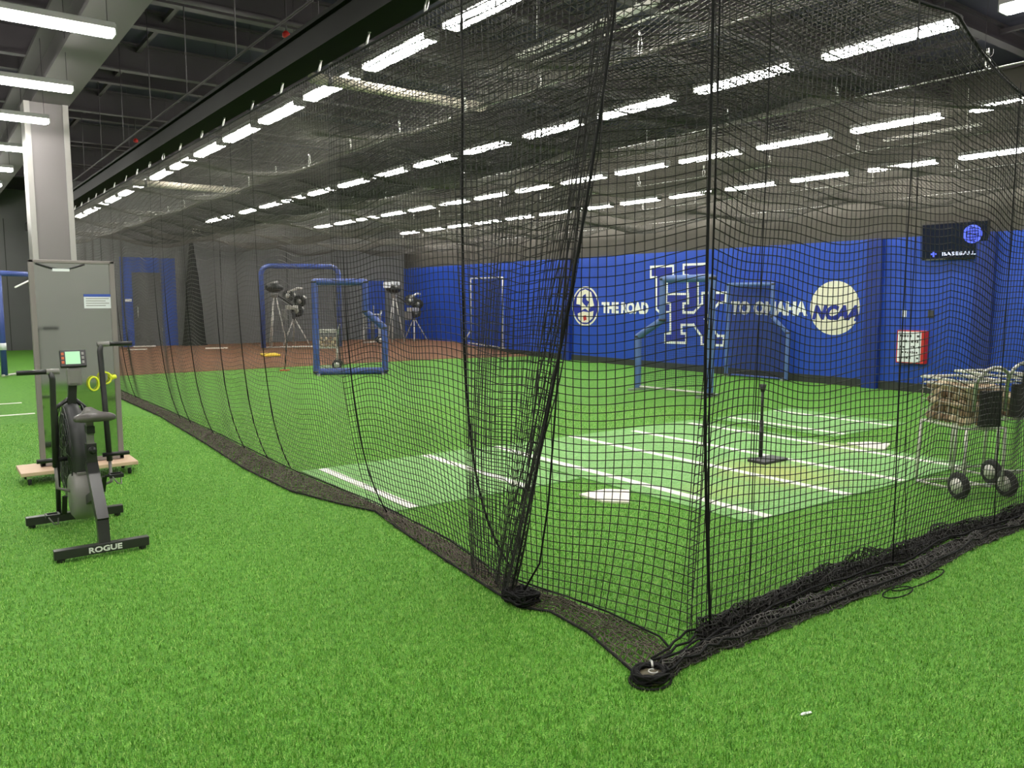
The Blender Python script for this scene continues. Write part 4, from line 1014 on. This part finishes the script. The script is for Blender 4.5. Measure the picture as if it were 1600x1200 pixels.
# drive cover, cranks, pedals
wb(MB().lathe([(.03, -.085), (.14, -.085), (.175, -.06), (.18, 0), (.175, .06), (.14, .085), (.03, .085)], (.875, 6.37, .30), 'x', 36), 'drive_cover', 'grey')
wb(MB().bar((.875, 6.30, .30), (.875, 6.62, .56), .09, .12), 'belt_cover', 'dark')
wb(MB().bar((.89, 6.0, .36), (.875, 6.76, .10), .045, .06), 'lower_beam', 'satin')
def crank(x, y1, z1, px, nm):
    c = wb(MB().bar((x, 6.37, .30), (x, y1, z1), .014, .032, (1, 0, 0)), 'crank_arm', 'black')
    p = MB(); p.box(px-.045, px+.045, y1-.045, y1-.03, z1-.012, z1+.012).box(px-.045, px+.045, y1+.03, y1+.045, z1-.012, z1+.012).box(px-.045, px-.033, y1-.04, y1+.04, z1-.012, z1+.012).box(px+.033, px+.045, y1-.04, y1+.04, z1-.012, z1+.012).tube([(x, y1, z1), (px+.04*(1 if px > x else -1), y1, z1)], .009, 8)
    p.v = [(v[0]-.90, v[1]-6.3, v[2]) for v in p.v]; q = p.build('pedal', M['black']); q.parent = c
    s2_ = MB().tube([(px-.03-.90, y1-6.3-.045, z1), (px-.90, y1-6.3-.06, z1-.05), (px+.03-.90, y1-6.3-.03, z1-.06), (px+.04-.90, y1-6.3+.04, z1-.02)], .005, 6).build('toe_strap', M['grey']); s2_.parent = c
crank(1.00, 6.27, .43, 1.075, 'r'); crank(.755, 6.45, .155, .68, 'l')
# moving arms
def arm(x, lean, ztop, hx0, hx1, zpeg, px0, px1):
    a = wb(MB().tube([(x, 6.42, zpeg-.05), (x, 6.42+lean*.5, (zpeg+ztop)/2), (x, 6.42+lean, ztop-.05), (x+(hx1-hx0)*.04, 6.42+lean, ztop)], .02, 10), 'arm_lever', 'satin')
    g = MB().tube([(hx0-.90, .12+lean, ztop), (hx1-.90, .12+lean, ztop)], .017, 12).build('grip', M['black']); g.parent = a
    g = MB().tube([(hx0-.90, .12+lean, ztop), (hx0-.90+.08*(1 if hx1 > hx0 else -1), .12+lean, ztop)], .0195, 12).build('grip_collar', M['grey']); g.parent = a
    g = MB().tube([(px0-.90, .12, zpeg), (px1-.90, .12, zpeg)], .016, 10).build('foot_peg', M['black']); g.parent = a
    wb(MB().tube([(x, 6.42, zpeg-.04), (x, 6.40, .36), (.875+(.08 if x > .9 else -.08), 6.38, .33)], .012, 8), 'arm_link', 'grey')
arm(.715, -.12, 1.20, .76, .505, .56, .79, .60)
arm(1.065, .16, 1.365, 1.05, 1.285, .56, 1.02, 1.20)

# ================================================================== TURF BLADES NEAR THE CAMERA (nobody could count them)
m = bpy.data.materials.new('turf blade'); m.use_nodes = True; nt = m.node_tree; b = nt.nodes['Principled BSDF']
b.inputs['Roughness'].default_value = .55; b.inputs['Specular IOR Level'].default_value = .35
ge = nt.nodes.new('ShaderNodeNewGeometry'); rp = nt.nodes.new('ShaderNodeValToRGB'); e = rp.color_ramp.elements
e[0].position = 0; e[0].color = (0.065, 0.20, 0.018, 1); e[1].position = 1; e[1].color = (0.62, 0.84, 0.30, 1)
q = e.new(.5); q.color = (0.19, 0.46, 0.05, 1)
nt.links.new(ge.outputs['Random Per Island'], rp.inputs['Fac']); nt.links.new(rp.outputs[0], b.inputs['Base Color'])
N = 600000; rb = np.random.default_rng(12)
rad = 1.2+11.5*rb.random(N)**1.75; az = np.radians(-8+86*rb.random(N))
x = rad*np.sin(az); y = rad*np.cos(az)
keep = ~((x > 4.9) & (x < 8.7) & (y > 3.6) & (y < 7.5)) & ~((x > 2.88) & (x < 5.0) & (y > 5.5) & (y < 7.5))
x, y = x[keep], y[keep]; n = len(x); th = rb.random(n)*2*np.pi; w = .0016+.0012*rb.random(n); L = .010+.012*rb.random(n); ln = .010*rb.random(n); ph = rb.random(n)*2*np.pi
V = np.empty((n, 3, 3), np.float32)
V[:, 0] = np.stack([x-w*np.cos(th), y-w*np.sin(th), np.full(n, .0005)], 1); V[:, 1] = np.stack([x+w*np.cos(th), y+w*np.sin(th), np.full(n, .0005)], 1)
V[:, 2] = np.stack([x+ln*np.cos(ph), y+ln*np.sin(ph), L], 1)
me = bpy.data.meshes.new('turf_blades'); me.vertices.add(n*3); me.vertices.foreach_set('co', V.reshape(-1)); me.loops.add(n*3); me.loops.foreach_set('vertex_index', np.arange(n*3, dtype=np.int32))
me.polygons.add(n); me.polygons.foreach_set('loop_start', np.arange(n, dtype=np.int32)*3); me.update(calc_edges=True); me.materials.append(m)
o = bpy.data.objects.new('turf_blades', me); COL.objects.link(o)
tag(o, 'short green artificial grass blades on the floor nearest the camera', 'grass', kind='stuff')
